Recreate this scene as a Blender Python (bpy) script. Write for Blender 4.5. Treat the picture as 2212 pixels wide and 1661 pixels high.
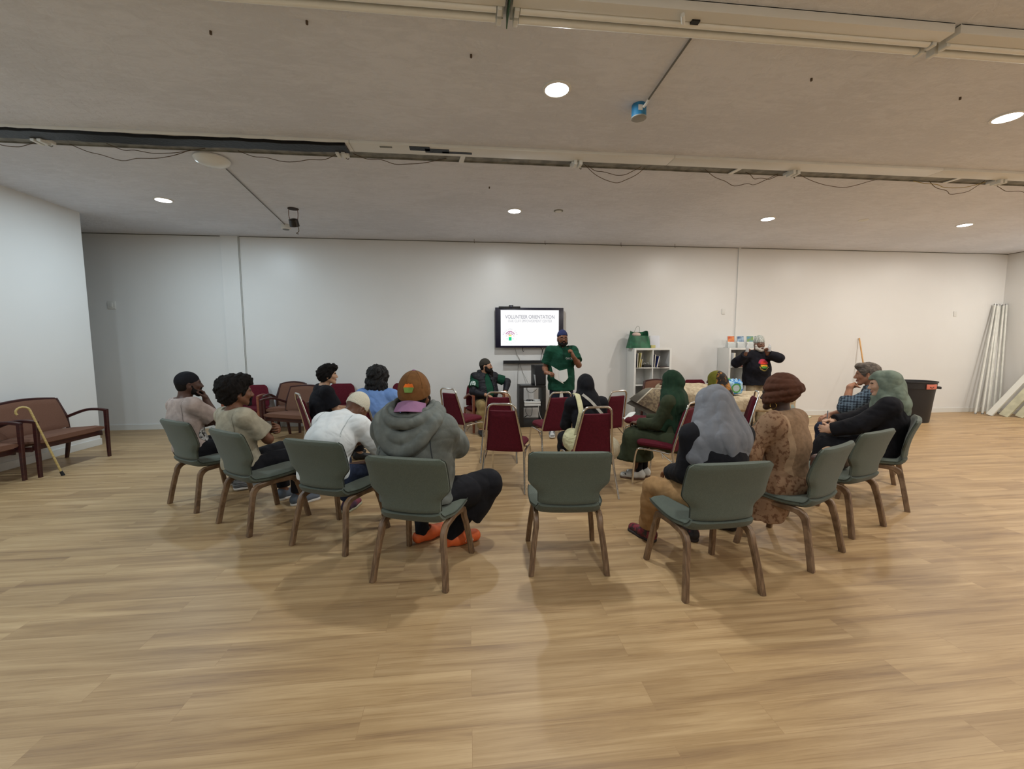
import bpy, bmesh, math, random
import numpy as np
from mathutils import Vector, Matrix

random.seed(7)
SC = bpy.context.scene
COL = SC.collection
PI = math.pi
for o in list(bpy.data.objects):
    bpy.data.objects.remove(o)

# ------------------------------------------------------------------ camera, light, exposure
CEIL, BACK, LEFT, RIGHT, REAR = 3.52, 8.32, -5.73, 11.95, -3.6
STUB = 7.11                       # the left wall stops here; a passage opens behind it
f_px, pitch, yaw, roll, cam_h = 906.7, 0.0914861, 0.1051857, -0.0027145, 1.52
fwd = Vector((math.sin(yaw) * math.cos(pitch), math.cos(yaw) * math.cos(pitch), -math.sin(pitch)))
rt = Vector((math.cos(yaw), -math.sin(yaw), 0))
upv = rt.cross(fwd)
r2 = rt * math.cos(roll) + upv * math.sin(roll)
u2 = upv * math.cos(roll) - rt * math.sin(roll)
cd = bpy.data.cameras.new('camera')
cam = bpy.data.objects.new('camera', cd)
COL.objects.link(cam)
cd.sensor_width = 36.0
cd.sensor_fit = 'HORIZONTAL'
cd.lens = 36.0 * f_px / 2212.0
cd.clip_start = 0.05
cam.matrix_world = Matrix(((r2.x, u2.x, -fwd.x, 0), (r2.y, u2.y, -fwd.y, 0), (r2.z, u2.z, -fwd.z, cam_h), (0, 0, 0, 1)))
SC.camera = cam

SC.view_settings.view_transform = 'Standard'
SC.view_settings.look = 'None'
SC.view_settings.gamma = 1.0
SC.view_settings.use_curve_mapping = False
SC.view_settings.exposure = 0.28
wd = bpy.data.worlds.new('world')
SC.world = wd
wd.use_nodes = True
wd.node_tree.nodes['Background'].inputs[0].default_value = (0.5, 0.55, 0.6, 1)
wd.node_tree.nodes['Background'].inputs[1].default_value = 0.05

LAMP_W = 34.0
LAMPS = [(x, y) for y in (6.4, 3.42, 0.42, -2.4) for x in (-4.1, 0.72, 4.76, 8.3, 11.3)]  # column nearest the right wall is unseen, added to brighten that corner
ROW_POWER = {6.4: 1.0, 3.42: 1.0, 0.42: 1.0, -2.4: 0.5}


def srgb(c):
    if isinstance(c, str):
        c = tuple(int(c[i:i + 2], 16) / 255 for i in (0, 2, 4))
    return tuple((v / 12.92 if v <= 0.04045 else ((v + 0.055) / 1.055) ** 2.4) for v in c[:3])


def lamp_colour(x):
    t = min(1, max(0, (x + 4.1) / 9.0))
    a, b = (0.72, 0.89, 1.0), (1.0, 0.94, 0.86)
    return tuple(a[i] * (1 - t) + b[i] * t for i in range(3))


# ------------------------------------------------------------------ materials
MATS = {}


def nn(nt, t, **kw):
    n = nt.nodes.new(t)
    for k, v in kw.items():
        setattr(n, k, v)
    return n


def mat(name, col, rough=0.6, metal=0.0, bump=0.0, bscale=200.0, var=0.0, vscale=8.0, spec=0.5, emit=None, sheen=0.0,
        stretch=None, trans=0.0, col2=None, vlo=0.4, vhi=0.6, alpha=1.0, folds=0.0, fscale=6.5):
    if name in MATS:
        return MATS[name]
    m = bpy.data.materials.new(name)
    m.use_nodes = True
    nt = m.node_tree
    b = nt.nodes['Principled BSDF']
    c = srgb(col)
    b.inputs['Base Color'].default_value = (*c, 1)
    b.inputs['Roughness'].default_value = rough
    b.inputs['Metallic'].default_value = metal
    b.inputs['Specular IOR Level'].default_value = spec
    if sheen:
        b.inputs['Sheen Weight'].default_value = sheen
        b.inputs['Sheen Roughness'].default_value = 0.5
    if trans:
        b.inputs['Transmission Weight'].default_value = trans
        b.inputs['IOR'].default_value = 1.3
    if alpha < 1:
        b.inputs['Alpha'].default_value = alpha
    if emit:
        b.inputs['Base Color'].default_value = (0, 0, 0, 1)
        b.inputs['Emission Color'].default_value = (*srgb(col), 1)
        b.inputs['Emission Strength'].default_value = emit
    tc = nn(nt, 'ShaderNodeTexCoord')
    vec = tc.outputs['Object']
    if stretch:
        mp = nn(nt, 'ShaderNodeMapping')
        mp.inputs['Scale'].default_value = stretch
        nt.links.new(vec, mp.inputs['Vector'])
        vec = mp.outputs['Vector']
    if var or col2:
        n = nn(nt, 'ShaderNodeTexNoise')
        n.inputs['Scale'].default_value = vscale
        n.inputs['Detail'].default_value = 5
        nt.links.new(vec, n.inputs['Vector'])
        r = nn(nt, 'ShaderNodeValToRGB')
        r.color_ramp.elements[0].position = vlo
        r.color_ramp.elements[1].position = vhi
        if col2:
            ca, cb = c, srgb(col2)
        else:
            ca, cb = tuple(v * (1 - var) for v in c), tuple(min(1, v * (1 + var)) for v in c)
        r.color_ramp.elements[0].color = (*ca, 1)
        r.color_ramp.elements[1].color = (*cb, 1)
        nt.links.new(n.outputs['Fac'], r.inputs['Fac'])
        nt.links.new(r.outputs['Color'], b.inputs['Base Color'])
    if bump:
        n2 = nn(nt, 'ShaderNodeTexNoise')
        n2.inputs['Scale'].default_value = bscale
        n2.inputs['Detail'].default_value = 3
        nt.links.new(vec, n2.inputs['Vector'])
        bp = nn(nt, 'ShaderNodeBump')
        bp.inputs['Strength'].default_value = bump
        bp.inputs['Distance'].default_value = 0.01
        nt.links.new(n2.outputs['Fac'], bp.inputs['Height'])
        nt.links.new(bp.outputs['Normal'], b.inputs['Normal'])
        if folds:
            n4 = nn(nt, 'ShaderNodeTexNoise')
            n4.inputs['Scale'].default_value = fscale
            n4.inputs['Detail'].default_value = 1.6
            n4.inputs['Distortion'].default_value = 0.9
            nt.links.new(vec, n4.inputs['Vector'])
            b4 = nn(nt, 'ShaderNodeBump')
            b4.inputs['Strength'].default_value = folds
            b4.inputs['Distance'].default_value = 0.05
            nt.links.new(n4.outputs['Fac'], b4.inputs['Height'])
            nt.links.new(b4.outputs['Normal'], bp.inputs['Normal'])
    MATS[name] = m
    return m


def cloth(name, col, var=0.12, bscale=350, rough=0.9, bump=0.2, vscale=14, folds=0.38, **k):
    return mat(name, col, rough=rough, bump=bump, bscale=bscale, var=var, vscale=vscale, spec=0.25, folds=folds, **k)


def floor_material():
    m = bpy.data.materials.new('oak_planks')
    m.use_nodes = True
    nt = m.node_tree
    L = nt.links.new
    b = nt.nodes['Principled BSDF']
    tc = nn(nt, 'ShaderNodeTexCoord')
    br = nn(nt, 'ShaderNodeTexBrick')
    br.inputs['Scale'].default_value = 1.0
    br.inputs['Brick Width'].default_value = 1.22
    br.inputs['Row Height'].default_value = 0.155
    br.inputs['Mortar Size'].default_value = 0.0009
    br.inputs['Mortar Smooth'].default_value = 0.4
    br.inputs['Bias'].default_value = 0.0
    br.offset = 0.37
    br.inputs['Color1'].default_value = (0, 0, 0, 1)
    br.inputs['Color2'].default_value = (1, 1, 1, 1)
    br.inputs['Mortar'].default_value = (0.25, 0.25, 0.25, 1)
    L(tc.outputs['Object'], br.inputs['Vector'])
    # every plank gets its own offset of the grain
    mul = nn(nt, 'ShaderNodeVectorMath', operation='SCALE')
    mul.inputs['Scale'].default_value = 37.0
    L(br.outputs['Color'], mul.inputs[0])
    mp = nn(nt, 'ShaderNodeMapping')
    mp.inputs['Scale'].default_value = (0.75, 12.0, 1.0)
    L(tc.outputs['Object'], mp.inputs['Vector'])
    add = nn(nt, 'ShaderNodeVectorMath', operation='ADD')
    L(mp.outputs['Vector'], add.inputs[0])
    L(mul.outputs['Vector'], add.inputs[1])
    g1 = nn(nt, 'ShaderNodeTexNoise')
    g1.inputs['Scale'].default_value = 1.0
    g1.inputs['Detail'].default_value = 6
    g1.inputs['Roughness'].default_value = 0.6
    g1.inputs['Distortion'].default_value = 0.6
    L(add.outputs['Vector'], g1.inputs['Vector'])
    ramp = nn(nt, 'ShaderNodeValToRGB')
    e = ramp.color_ramp.elements
    e[0].position = 0.30
    e[0].color = (*srgb('8f7354'), 1)
    e[1].position = 0.72
    e[1].color = (*srgb('c4a880'), 1)
    mid = e.new(0.47)
    mid.color = (*srgb('ab8e67'), 1)
    L(g1.outputs['Fac'], ramp.inputs['Fac'])
    # fine dark streaks
    mp2 = nn(nt, 'ShaderNodeMapping')
    mp2.inputs['Scale'].default_value = (3.0, 90.0, 1.0)
    L(add.outputs['Vector'], mp2.inputs['Vector'])
    mp2.inputs['Scale'].default_value = (2.2, 6.0, 1.0)
    g2 = nn(nt, 'ShaderNodeTexNoise')
    g2.inputs['Scale'].default_value = 2.0
    g2.inputs['Detail'].default_value = 8
    L(mp2.outputs['Vector'], g2.inputs['Vector'])
    r2_ = nn(nt, 'ShaderNodeValToRGB')
    r2_.color_ramp.elements[0].position = 0.33
    r2_.color_ramp.elements[0].color = (0.70, 0.64, 0.58, 1)
    r2_.color_ramp.elements[1].position = 0.50
    r2_.color_ramp.elements[1].color = (1, 1, 1, 1)
    L(g2.outputs['Fac'], r2_.inputs['Fac'])
    mx = nn(nt, 'ShaderNodeMix', data_type='RGBA', blend_type='MULTIPLY')
    mx.inputs['Factor'].default_value = 0.5
    L(ramp.outputs['Color'], mx.inputs['A'])
    L(r2_.outputs['Color'], mx.inputs['B'])
    # plank to plank tone
    r3 = nn(nt, 'ShaderNodeValToRGB')
    r3.color_ramp.elements[0].color = (0.83, 0.80, 0.77, 1)
    r3.color_ramp.elements[1].color = (1.06, 1.05, 1.02, 1)
    L(br.outputs['Color'], r3.inputs['Fac'])
    mx2 = nn(nt, 'ShaderNodeMix', data_type='RGBA', blend_type='MULTIPLY')
    mx2.inputs['Factor'].default_value = 0.7
    L(mx.outputs['Result'], mx2.inputs['A'])
    L(r3.outputs['Color'], mx2.inputs['B'])
    mx3 = nn(nt, 'ShaderNodeMix', data_type='RGBA', blend_type='MIX')
    mx3.inputs['B'].default_value = (*srgb('8a6a48'), 1)
    ms = nn(nt, 'ShaderNodeMath', operation='MULTIPLY')
    ms.inputs[1].default_value = 0.55
    L(br.outputs['Fac'], ms.inputs[0])
    L(ms.outputs[0], mx3.inputs['Factor'])
    L(mx2.outputs['Result'], mx3.inputs['A'])
    L(mx3.outputs['Result'], b.inputs['Base Color'])
    b.inputs['Roughness'].default_value = 0.42
    b.inputs['Specular IOR Level'].default_value = 0.35
    bp = nn(nt, 'ShaderNodeBump')
    bp.inputs['Strength'].default_value = 0.06
    bp.inputs['Distance'].default_value = 0.01
    L(g2.outputs['Fac'], bp.inputs['Height'])
    L(bp.outputs['Normal'], b.inputs['Normal'])
    return m


def plaster_material(name, col, rough, bump, scale, patch=None):
    m = bpy.data.materials.new(name)
    m.use_nodes = True
    nt = m.node_tree
    L = nt.links.new
    b = nt.nodes['Principled BSDF']
    b.inputs['Roughness'].default_value = rough
    tc = nn(nt, 'ShaderNodeTexCoord')
    n = nn(nt, 'ShaderNodeTexNoise')
    n.inputs['Scale'].default_value = scale
    n.inputs['Detail'].default_value = 6
    n.inputs['Distortion'].default_value = 0.8
    L(tc.outputs['Object'], n.inputs['Vector'])
    bp = nn(nt, 'ShaderNodeBump')
    bp.inputs['Strength'].default_value = bump
    bp.inputs['Distance'].default_value = 0.012
    L(n.outputs['Fac'], bp.inputs['Height'])
    L(bp.outputs['Normal'], b.inputs['Normal'])
    n2 = nn(nt, 'ShaderNodeTexNoise')
    n2.inputs['Scale'].default_value = 0.9
    n2.inputs['Detail'].default_value = 4
    L(tc.outputs['Object'], n2.inputs['Vector'])
    r = nn(nt, 'ShaderNodeValToRGB')
    c = srgb(col)
    k = patch or 0.04
    r.color_ramp.elements[0].position = 0.35
    r.color_ramp.elements[0].color = (*[v * (1 - k) for v in c], 1)
    r.color_ramp.elements[1].position = 0.65
    r.color_ramp.elements[1].color = (*[min(1, v * (1 + k)) for v in c], 1)
    if k > 0.03:      # light and shade of the stucco relief painted into the colour
        mp = nn(nt, 'ShaderNodeMapping')
        mp.inputs['Scale'].default_value = (0.6, 1.6, 1)
        L(tc.outputs['Object'], mp.inputs['Vector'])
        n3 = nn(nt, 'ShaderNodeTexNoise')
        n3.inputs['Scale'].default_value = 7
        n3.inputs['Detail'].default_value = 8
        n3.inputs['Roughness'].default_value = 0.75
        n3.inputs['Distortion'].default_value = 1.0
        L(mp.outputs['Vector'], n3.inputs['Vector'])
        av = nn(nt, 'ShaderNodeMath', operation='ADD')
        hf = nn(nt, 'ShaderNodeMath', operation='MULTIPLY')
        hf.inputs[1].default_value = 1.4
        L(n3.outputs['Fac'], hf.inputs[0])
        L(n2.outputs['Fac'], av.inputs[0])
        L(hf.outputs[0], av.inputs[1])
        sb = nn(nt, 'ShaderNodeMath', operation='SUBTRACT')
        sb.inputs[1].default_value = 0.7
        L(av.outputs[0], sb.inputs[0])
        L(sb.outputs[0], r.inputs['Fac'])
    else:
        L(n2.outputs['Fac'], r.inputs['Fac'])
    L(r.outputs['Color'], b.inputs['Base Color'])
    return m


# ------------------------------------------------------------------ mesh helpers
class MB:
    """collects shapes, becomes ONE mesh object"""

    def __init__(self):
        self.bm = bmesh.new()
        self.mi = 0

    def _tag(self, faces):
        for f in faces:
            f.material_index = self.mi

    def box(self, c, s, rot=None, bev=0.0, seg=2):
        r = bmesh.ops.create_cube(self.bm, size=1.0)
        vs = r['verts']
        M = Matrix.Translation(c) @ (rot.to_4x4() if rot is not None else Matrix.Identity(4)) @ Matrix.Diagonal((*s, 1))
        bmesh.ops.transform(self.bm, matrix=M, verts=vs)
        fs = list({f for v in vs for f in v.link_faces})
        self._tag(fs)
        if bev:
            es = list({e for v in vs for e in v.link_edges})
            r = bmesh.ops.bevel(self.bm, geom=es, offset=bev, segments=seg, affect='EDGES', profile=0.6)
            self._tag(r['faces'])
        return self

    def loft(self, rings, cap=True, closed=True):
        """rings: lists of points, same count"""
        V = [[self.bm.verts.new(p) for p in ring] for ring in rings]
        n = len(V[0])
        fs = []
        for a, b in zip(V, V[1:]):
            for i in range(n if closed else n - 1):
                j = (i + 1) % n
                try:
                    fs.append(self.bm.faces.new((a[i], a[j], b[j], b[i])))
                except ValueError:
                    pass
        if cap and closed:
            fs.append(self.bm.faces.new(list(reversed(V[0]))))
            fs.append(self.bm.faces.new(V[-1]))
        self._tag(fs)
        return self

    def tube(self, pts, r, n=10, cap=True):
        pts = [Vector(p) for p in pts]
        if not isinstance(r, (list, tuple)):
            r = [r] * len(pts)
        rings = []
        prev = None
        for i, p in enumerate(pts):
            d = (pts[min(i + 1, len(pts) - 1)] - pts[max(i - 1, 0)]).normalized()
            if prev is None:
                a = Vector((0, 0, 1)) if abs(d.z) < 0.9 else Vector((1, 0, 0))
                u = d.cross(a).normalized()
            else:
                u = (prev - d * prev.dot(d)).normalized()
            prev = u
            w = d.cross(u)
            rings.append([p + (u * math.cos(2 * PI * k / n) + w * math.sin(2 * PI * k / n)) * r[i] for k in range(n)])
        return self.loft(rings, cap)

    def bar(self, pts, w, t, side):
        """rectangular bar swept along pts; side = unit vector of the width"""
        pts = [Vector(p) for p in pts]
        s = Vector(side).normalized()
        rings = []
        for i, p in enumerate(pts):
            d = (pts[min(i + 1, len(pts) - 1)] - pts[max(i - 1, 0)]).normalized()
            nrm = d.cross(s).normalized()
            wi = w[i] if isinstance(w, (list, tuple)) else w
            ti = t[i] if isinstance(t, (list, tuple)) else t
            c = 0.18 * min(wi, ti)
            hw, ht = wi / 2, ti / 2
            rings.append([p + s * a + nrm * b for a, b in ((hw, -ht + c), (hw, ht - c), (hw - c, ht), (-hw + c, ht),
                                                          (-hw, ht - c), (-hw, -ht + c), (-hw + c, -ht), (hw - c, -ht))])
        return self.loft(rings)

    def lathe(self, prof, n=24, c=(0, 0, 0), M=None, cap=True):
        rings = []
        for r, z in prof:
            ring = []
            for k in range(n):
                v = Vector((r * math.cos(2 * PI * k / n), r * math.sin(2 * PI * k / n), z))
                if M is not None:
                    v = M @ v
                ring.append(v + Vector(c))
            rings.append(ring)
        return self.loft(rings, cap)

    def prism(self, poly, d, M=None):
        """poly: 2-D outline in xy, extruded d along z, placed by M"""
        M = M or Matrix.Identity(4)
        a = [M @ Vector((x, y, 0)) for x, y in poly]
        b = [M @ Vector((x, y, d)) for x, y in poly]
        return self.loft([a, b])

    def grid(self, fn, nu, nv):
        V = [[self.bm.verts.new(fn(i / (nu - 1), j / (nv - 1))) for j in range(nv)] for i in range(nu)]
        fs = []
        for i in range(nu - 1):
            for j in range(nv - 1):
                fs.append(self.bm.faces.new((V[i][j], V[i + 1][j], V[i + 1][j + 1], V[i][j + 1])))
        self._tag(fs)
        return self

    def sheet(self, fn, nu, nv, th):
        """a thin closed sheet: fn(u,v) -> point, thickness th along the local normal"""
        P = [[Vector(fn(i / (nu - 1), j / (nv - 1))) for j in range(nv)] for i in range(nu)]

        def nrm(i, j):
            a = P[min(i + 1, nu - 1)][j] - P[max(i - 1, 0)][j]
            b = P[i][min(j + 1, nv - 1)] - P[i][max(j - 1, 0)]
            return a.cross(b).normalized()
        T = [[self.bm.verts.new(P[i][j] + nrm(i, j) * th / 2) for j in range(nv)] for i in range(nu)]
        B = [[self.bm.verts.new(P[i][j] - nrm(i, j) * th / 2) for j in range(nv)] for i in range(nu)]
        fs = []
        F = self.bm.faces.new
        for i in range(nu - 1):
            for j in range(nv - 1):
                fs.append(F((T[i][j], T[i + 1][j], T[i + 1][j + 1], T[i][j + 1])))
                fs.append(F((B[i][j], B[i][j + 1], B[i + 1][j + 1], B[i + 1][j])))
        for i in range(nu - 1):
            fs.append(F((T[i][0], B[i][0], B[i + 1][0], T[i + 1][0])))
            fs.append(F((T[i][-1], T[i + 1][-1], B[i + 1][-1], B[i][-1])))
        for j in range(nv - 1):
            fs.append(F((T[0][j], T[0][j + 1], B[0][j + 1], B[0][j])))
            fs.append(F((T[-1][j], B[-1][j], B[-1][j + 1], T[-1][j + 1])))
        self._tag(fs)
        return self

    def ball(self, c, r, n=12, M=None):
        rr = r if isinstance(r, (list, tuple)) else (r, r, r)
        rs = bmesh.ops.create_uvsphere(self.bm, u_segments=n * 2, v_segments=n, radius=1)
        X = Matrix.Translation(c) @ (M.to_4x4() if M is not None else Matrix.Identity(4)) @ Matrix.Diagonal((*rr, 1))
        bmesh.ops.transform(self.bm, matrix=X, verts=rs['verts'])
        self._tag({f for v in rs['verts'] for f in v.link_faces})
        return self

    def build(self, name, mats, parent=None, smooth=True, angle=40):
        bmesh.ops.recalc_face_normals(self.bm, faces=self.bm.faces[:])
        me = bpy.data.meshes.new(name)
        if smooth:
            for f in self.bm.faces:
                f.smooth = True
            lim = math.radians(angle)
            for e in self.bm.edges:
                if len(e.link_faces) == 2 and e.calc_face_angle(0) > lim:
                    e.smooth = False
        self.bm.to_mesh(me)
        self.bm.free()
        o = bpy.data.objects.new(name, me)
        for m in (mats if isinstance(mats, (list, tuple)) else [mats]):
            me.materials.append(m)
        COL.objects.link(o)
        o.parent = parent
        return o


def tag(o, label, cat, group=None, kind=None):
    o['label'] = label
    o['category'] = cat
    if group:
        o['group'] = group
    if kind:
        o['kind'] = kind
    return o


def thing(name, label, cat, loc=(0, 0, 0), rz=0.0, group=None):
    o = bpy.data.objects.new(name, None)
    o.empty_display_size = 0.1
    COL.objects.link(o)
    o.location = loc
    o.rotation_euler = (0, 0, rz)
    return tag(o, label, cat, group)


def struct(name, mb, m, smooth=False):
    o = mb.build(name, m, None, smooth)
    o['kind'] = 'structure'
    return o


def copy_tree(o, parent=None):
    c = o.copy()
    COL.objects.link(c)
    c.parent = parent
    for ch in list(o.children):
        copy_tree(ch, c)
    return c


def rotz(a):
    return Matrix.Rotation(a, 3, 'Z')


def smooth_path(pts, n=6):
    """Catmull-Rom through pts"""
    P = [Vector(p) for p in pts]
    out = []
    for i in range(len(P) - 1):
        p0, p1, p2, p3 = P[max(i - 1, 0)], P[i], P[i + 1], P[min(i + 2, len(P) - 1)]
        for k in range(n):
            t = k / n
            out.append(0.5 * ((2 * p1) + (p2 - p0) * t + (2 * p0 - 5 * p1 + 4 * p2 - p3) * t * t + (3 * p1 - p0 - 3 * p2 + p3) * t ** 3))
    out.append(P[-1])
    return out


def text(body, size, loc, m, parent, rx=PI / 2, rz=0.0, align='CENTER', name='lettering', th=0.0004, ry=0.0):
    cu = bpy.data.curves.new(name, 'FONT')
    cu.body = body
    cu.size = size
    cu.align_x = align
    cu.align_y = 'CENTER'
    cu.extrude = th
    cu.resolution_u = 3
    o = bpy.data.objects.new(name, cu)
    me = bpy.data.meshes.new_from_object(o)
    bpy.data.objects.remove(o)
    bpy.data.curves.remove(cu)
    o = bpy.data.objects.new(name, me)
    me.materials.clear()
    me.materials.append(m)
    COL.objects.link(o)
    o.parent = parent
    o.location = loc
    o.rotation_euler = (rx, ry, rz)
    return o


# ------------------------------------------------------------------ the room
M_wall = plaster_material('white_wall_paint', 'dfdfdd', 0.36, 0.02, 40, 0.015)
M_ceil = plaster_material('stucco_ceiling', 'dfe2ea', 0.9, 1.0, 15, 0.05)
M_base = mat('white_trim_paint', 'd8d8d4', 0.45)
M_floor = floor_material()

FL = -9.0
struct('floor', MB().box(((FL + RIGHT) / 2, (REAR + BACK) / 2, -0.05), (RIGHT - FL + 0.4, BACK - REAR + 0.4, 0.1)), M_floor)
struct('ceiling', MB().box(((FL + RIGHT) / 2, (REAR + BACK) / 2, CEIL + 0.05), (RIGHT - FL + 0.4, BACK - REAR + 0.4, 0.1)), M_ceil)
struct('wall_back', MB().box(((FL + RIGHT) / 2, BACK + 0.06, CEIL / 2), (RIGHT - FL + 0.4, 0.12, CEIL)), M_wall)
struct('wall_right', MB().box((RIGHT + 0.06, (REAR + BACK) / 2, CEIL / 2), (0.12, BACK - REAR, CEIL)), M_wall)
struct('wall_left', MB().box((LEFT - 0.1, (REAR + STUB) / 2, CEIL / 2), (0.2, STUB - REAR, CEIL)), M_wall)
struct('wall_passage', MB().box((FL - 0.06, 5.2, CEIL / 2), (0.12, 6.4, CEIL)), M_wall)
struct('wall_passage_front', MB().box(((FL + LEFT - 0.2) / 2, STUB - 0.06, CEIL / 2), (LEFT - 0.2 - FL, 0.12, CEIL)), M_wall)
struct('wall_rear', MB().box(((LEFT + RIGHT) / 2, REAR - 0.06, CEIL / 2), (RIGHT - LEFT, 0.12, CEIL)), M_wall)
bh = 0.1
struct('baseboard_back', MB().box(((FL + RIGHT) / 2, BACK - 0.008, bh / 2), (RIGHT - FL, 0.016, bh), bev=0.003), M_base)
struct('baseboard_left', MB().box((LEFT + 0.008, (REAR + STUB) / 2, bh / 2), (0.016, STUB - REAR, bh), bev=0.003), M_base)
struct('baseboard_passage', MB().box((LEFT - 0.1, STUB + 0.008, bh / 2), (0.216, 0.016, bh), bev=0.003), M_base)
struct('baseboard_right', MB().box((RIGHT - 0.008, (REAR + BACK) / 2, bh / 2), (0.016, BACK - REAR, bh), bev=0.003), M_base)
# two shallow pilaster strips on the back wall, with the dark joint line beside them, and dark strips painted as the shadow gap under the ceiling
M_gap_shade = mat('shadow_gap_strip', '6f6e69', 0.8)
for i, (x, w) in enumerate(((-4.12, 0.3), (5.62, 0.05))):
    struct('trim_%d' % (i + 1), MB().box((x - w / 2, BACK - 0.012, CEIL / 2), (w, 0.024, CEIL), bev=0.002), M_wall)
struct('trim_3', MB().box((-4.108, BACK - 0.01, CEIL / 2), (0.014, 0.02, CEIL)), mat('joint_bead', 'b4b5b1', 0.6))
struct('trim_4', MB().box(((FL + RIGHT) / 2, BACK - 0.004, CEIL - 0.006), (RIGHT - FL, 0.008, 0.012)), M_gap_shade)
struct('trim_5', MB().box((RIGHT - 0.004, 5, CEIL - 0.006), (0.008, 6.6, 0.012)), M_gap_shade)

# ------------------------------------------------------------------ downlights
M_lens = mat('lit_lamp_lens', 'ffffff', 0.5, emit=14.0)
M_ring = mat('white_lamp_ring', 'e8e8e4', 0.4)
LAMP_LABEL = {(-4.1, 6.4): 'lit round downlight in the ceiling near the white stub wall and dangling socket',
              (0.72, 6.4): 'lit round downlight in the ceiling in front of the wall screen',
              (4.76, 6.4): 'lit round downlight in the ceiling between the two white cube shelves',
              (8.3, 6.4): 'lit round downlight in the ceiling nearest the corner with the leaning tubes',
              (0.72, 3.42): 'large lit round downlight in the ceiling beside the blue junction box',
              (4.76, 3.42): 'lit round downlight cut by the picture edge, over the women in headscarves'}
for (x, y) in LAMPS:
    t = thing('downlight', LAMP_LABEL.get((x, y), 'lit round downlight in the ceiling unseen by the viewer'), 'ceiling light',
              (x, y, CEIL), 0, 'round downlights in the ceiling')
    MB().lathe([(0.112, 0), (0.112, -0.008), (0.102, -0.013), (0.092, -0.011), (0.092, -0.004)], 32).build('ring', M_ring, t)
    MB().lathe([(0.092, -0.006), (0.092, -0.0095)], 32).build('lens', M_lens, t)
    ld = bpy.data.lights.new('downlight_lamp', 'AREA')
    ld.shape = 'DISK'
    ld.size = 0.15
    ld.energy = LAMP_W * ROW_POWER[y]
    ld.color = lamp_colour(x)
    lo = bpy.data.objects.new('downlight_lamp', ld)
    COL.objects.link(lo)
    lo.parent = t
    lo.location = (0, 0, -0.016)
# ------------------------------------------------------------------ chairs
M_green = cloth('sage_green_upholstery', '535a50', var=0.10, bscale=420, bump=0.3, vscale=240, folds=0, sheen=0.15)
M_pipe = cloth('dark_green_piping', '3a3f38', var=0.1, folds=0)
M_ply = mat('bent_oak_plywood', '5d4632', 0.45, bump=0.08, bscale=60, col2='7d634a', vscale=3.0, stretch=(30, 4, 4))
M_maroon = cloth('maroon_upholstery', '581623', var=0.10, bscale=400, vscale=60, folds=0.12)
M_chrome = mat('chrome_tube', 'd9d6cf', 0.16, metal=1.0)
M_mahog = mat('mahogany_wood', '34181a', 0.35, col2='43201c', vscale=4, stretch=(3, 3, 20))
M_cherry = mat('cherry_wood', '7a4531', 0.38, col2='8b523b', vscale=4, stretch=(3, 3, 20))
M_brownfab = cloth('brown_striped_upholstery', '6f4f40', var=0.05, bscale=260, vscale=120, folds=0)
M_black = mat('black_plastic', '151517', 0.45)
M_rubber = mat('black_rubber', '121212', 0.8)


def slab_rings(st, curve=0.0, n=16):
    """st: (y, z, ny, nz, halfwidth, thickness); a padded slab lofted along a bent centre line"""
    rings = []
    for (y, z, ny, nz, hw, th) in st:
        ring = []
        top, bot = [], []
        for k in range(n + 1):
            u = -1 + 2 * k / n
            e = 1 - abs(u) ** 6
            h = th / 2 * (0.25 + 0.75 * math.sqrt(max(0, e)))
            dy = curve * u * u
            x = u * hw
            top.append(Vector((x, y + ny * (h + dy), z + nz * (h + dy))))
            bot.append(Vector((x, y - ny * (h - dy), z - nz * (h - dy))))
        rings.append(top + bot[::-1])
    return rings


def edge_tube(st, curve=0.0, r=0.004, off=0.0):
    left = [Vector((-hw - 0.001, y + ny * (curve + off), z + nz * (curve + off))) for (y, z, ny, nz, hw, th) in st]
    right = [Vector((hw + 0.001, y + ny * (curve + off), z + nz * (curve + off))) for (y, z, ny, nz, hw, th) in st]
    return left, right


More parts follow.
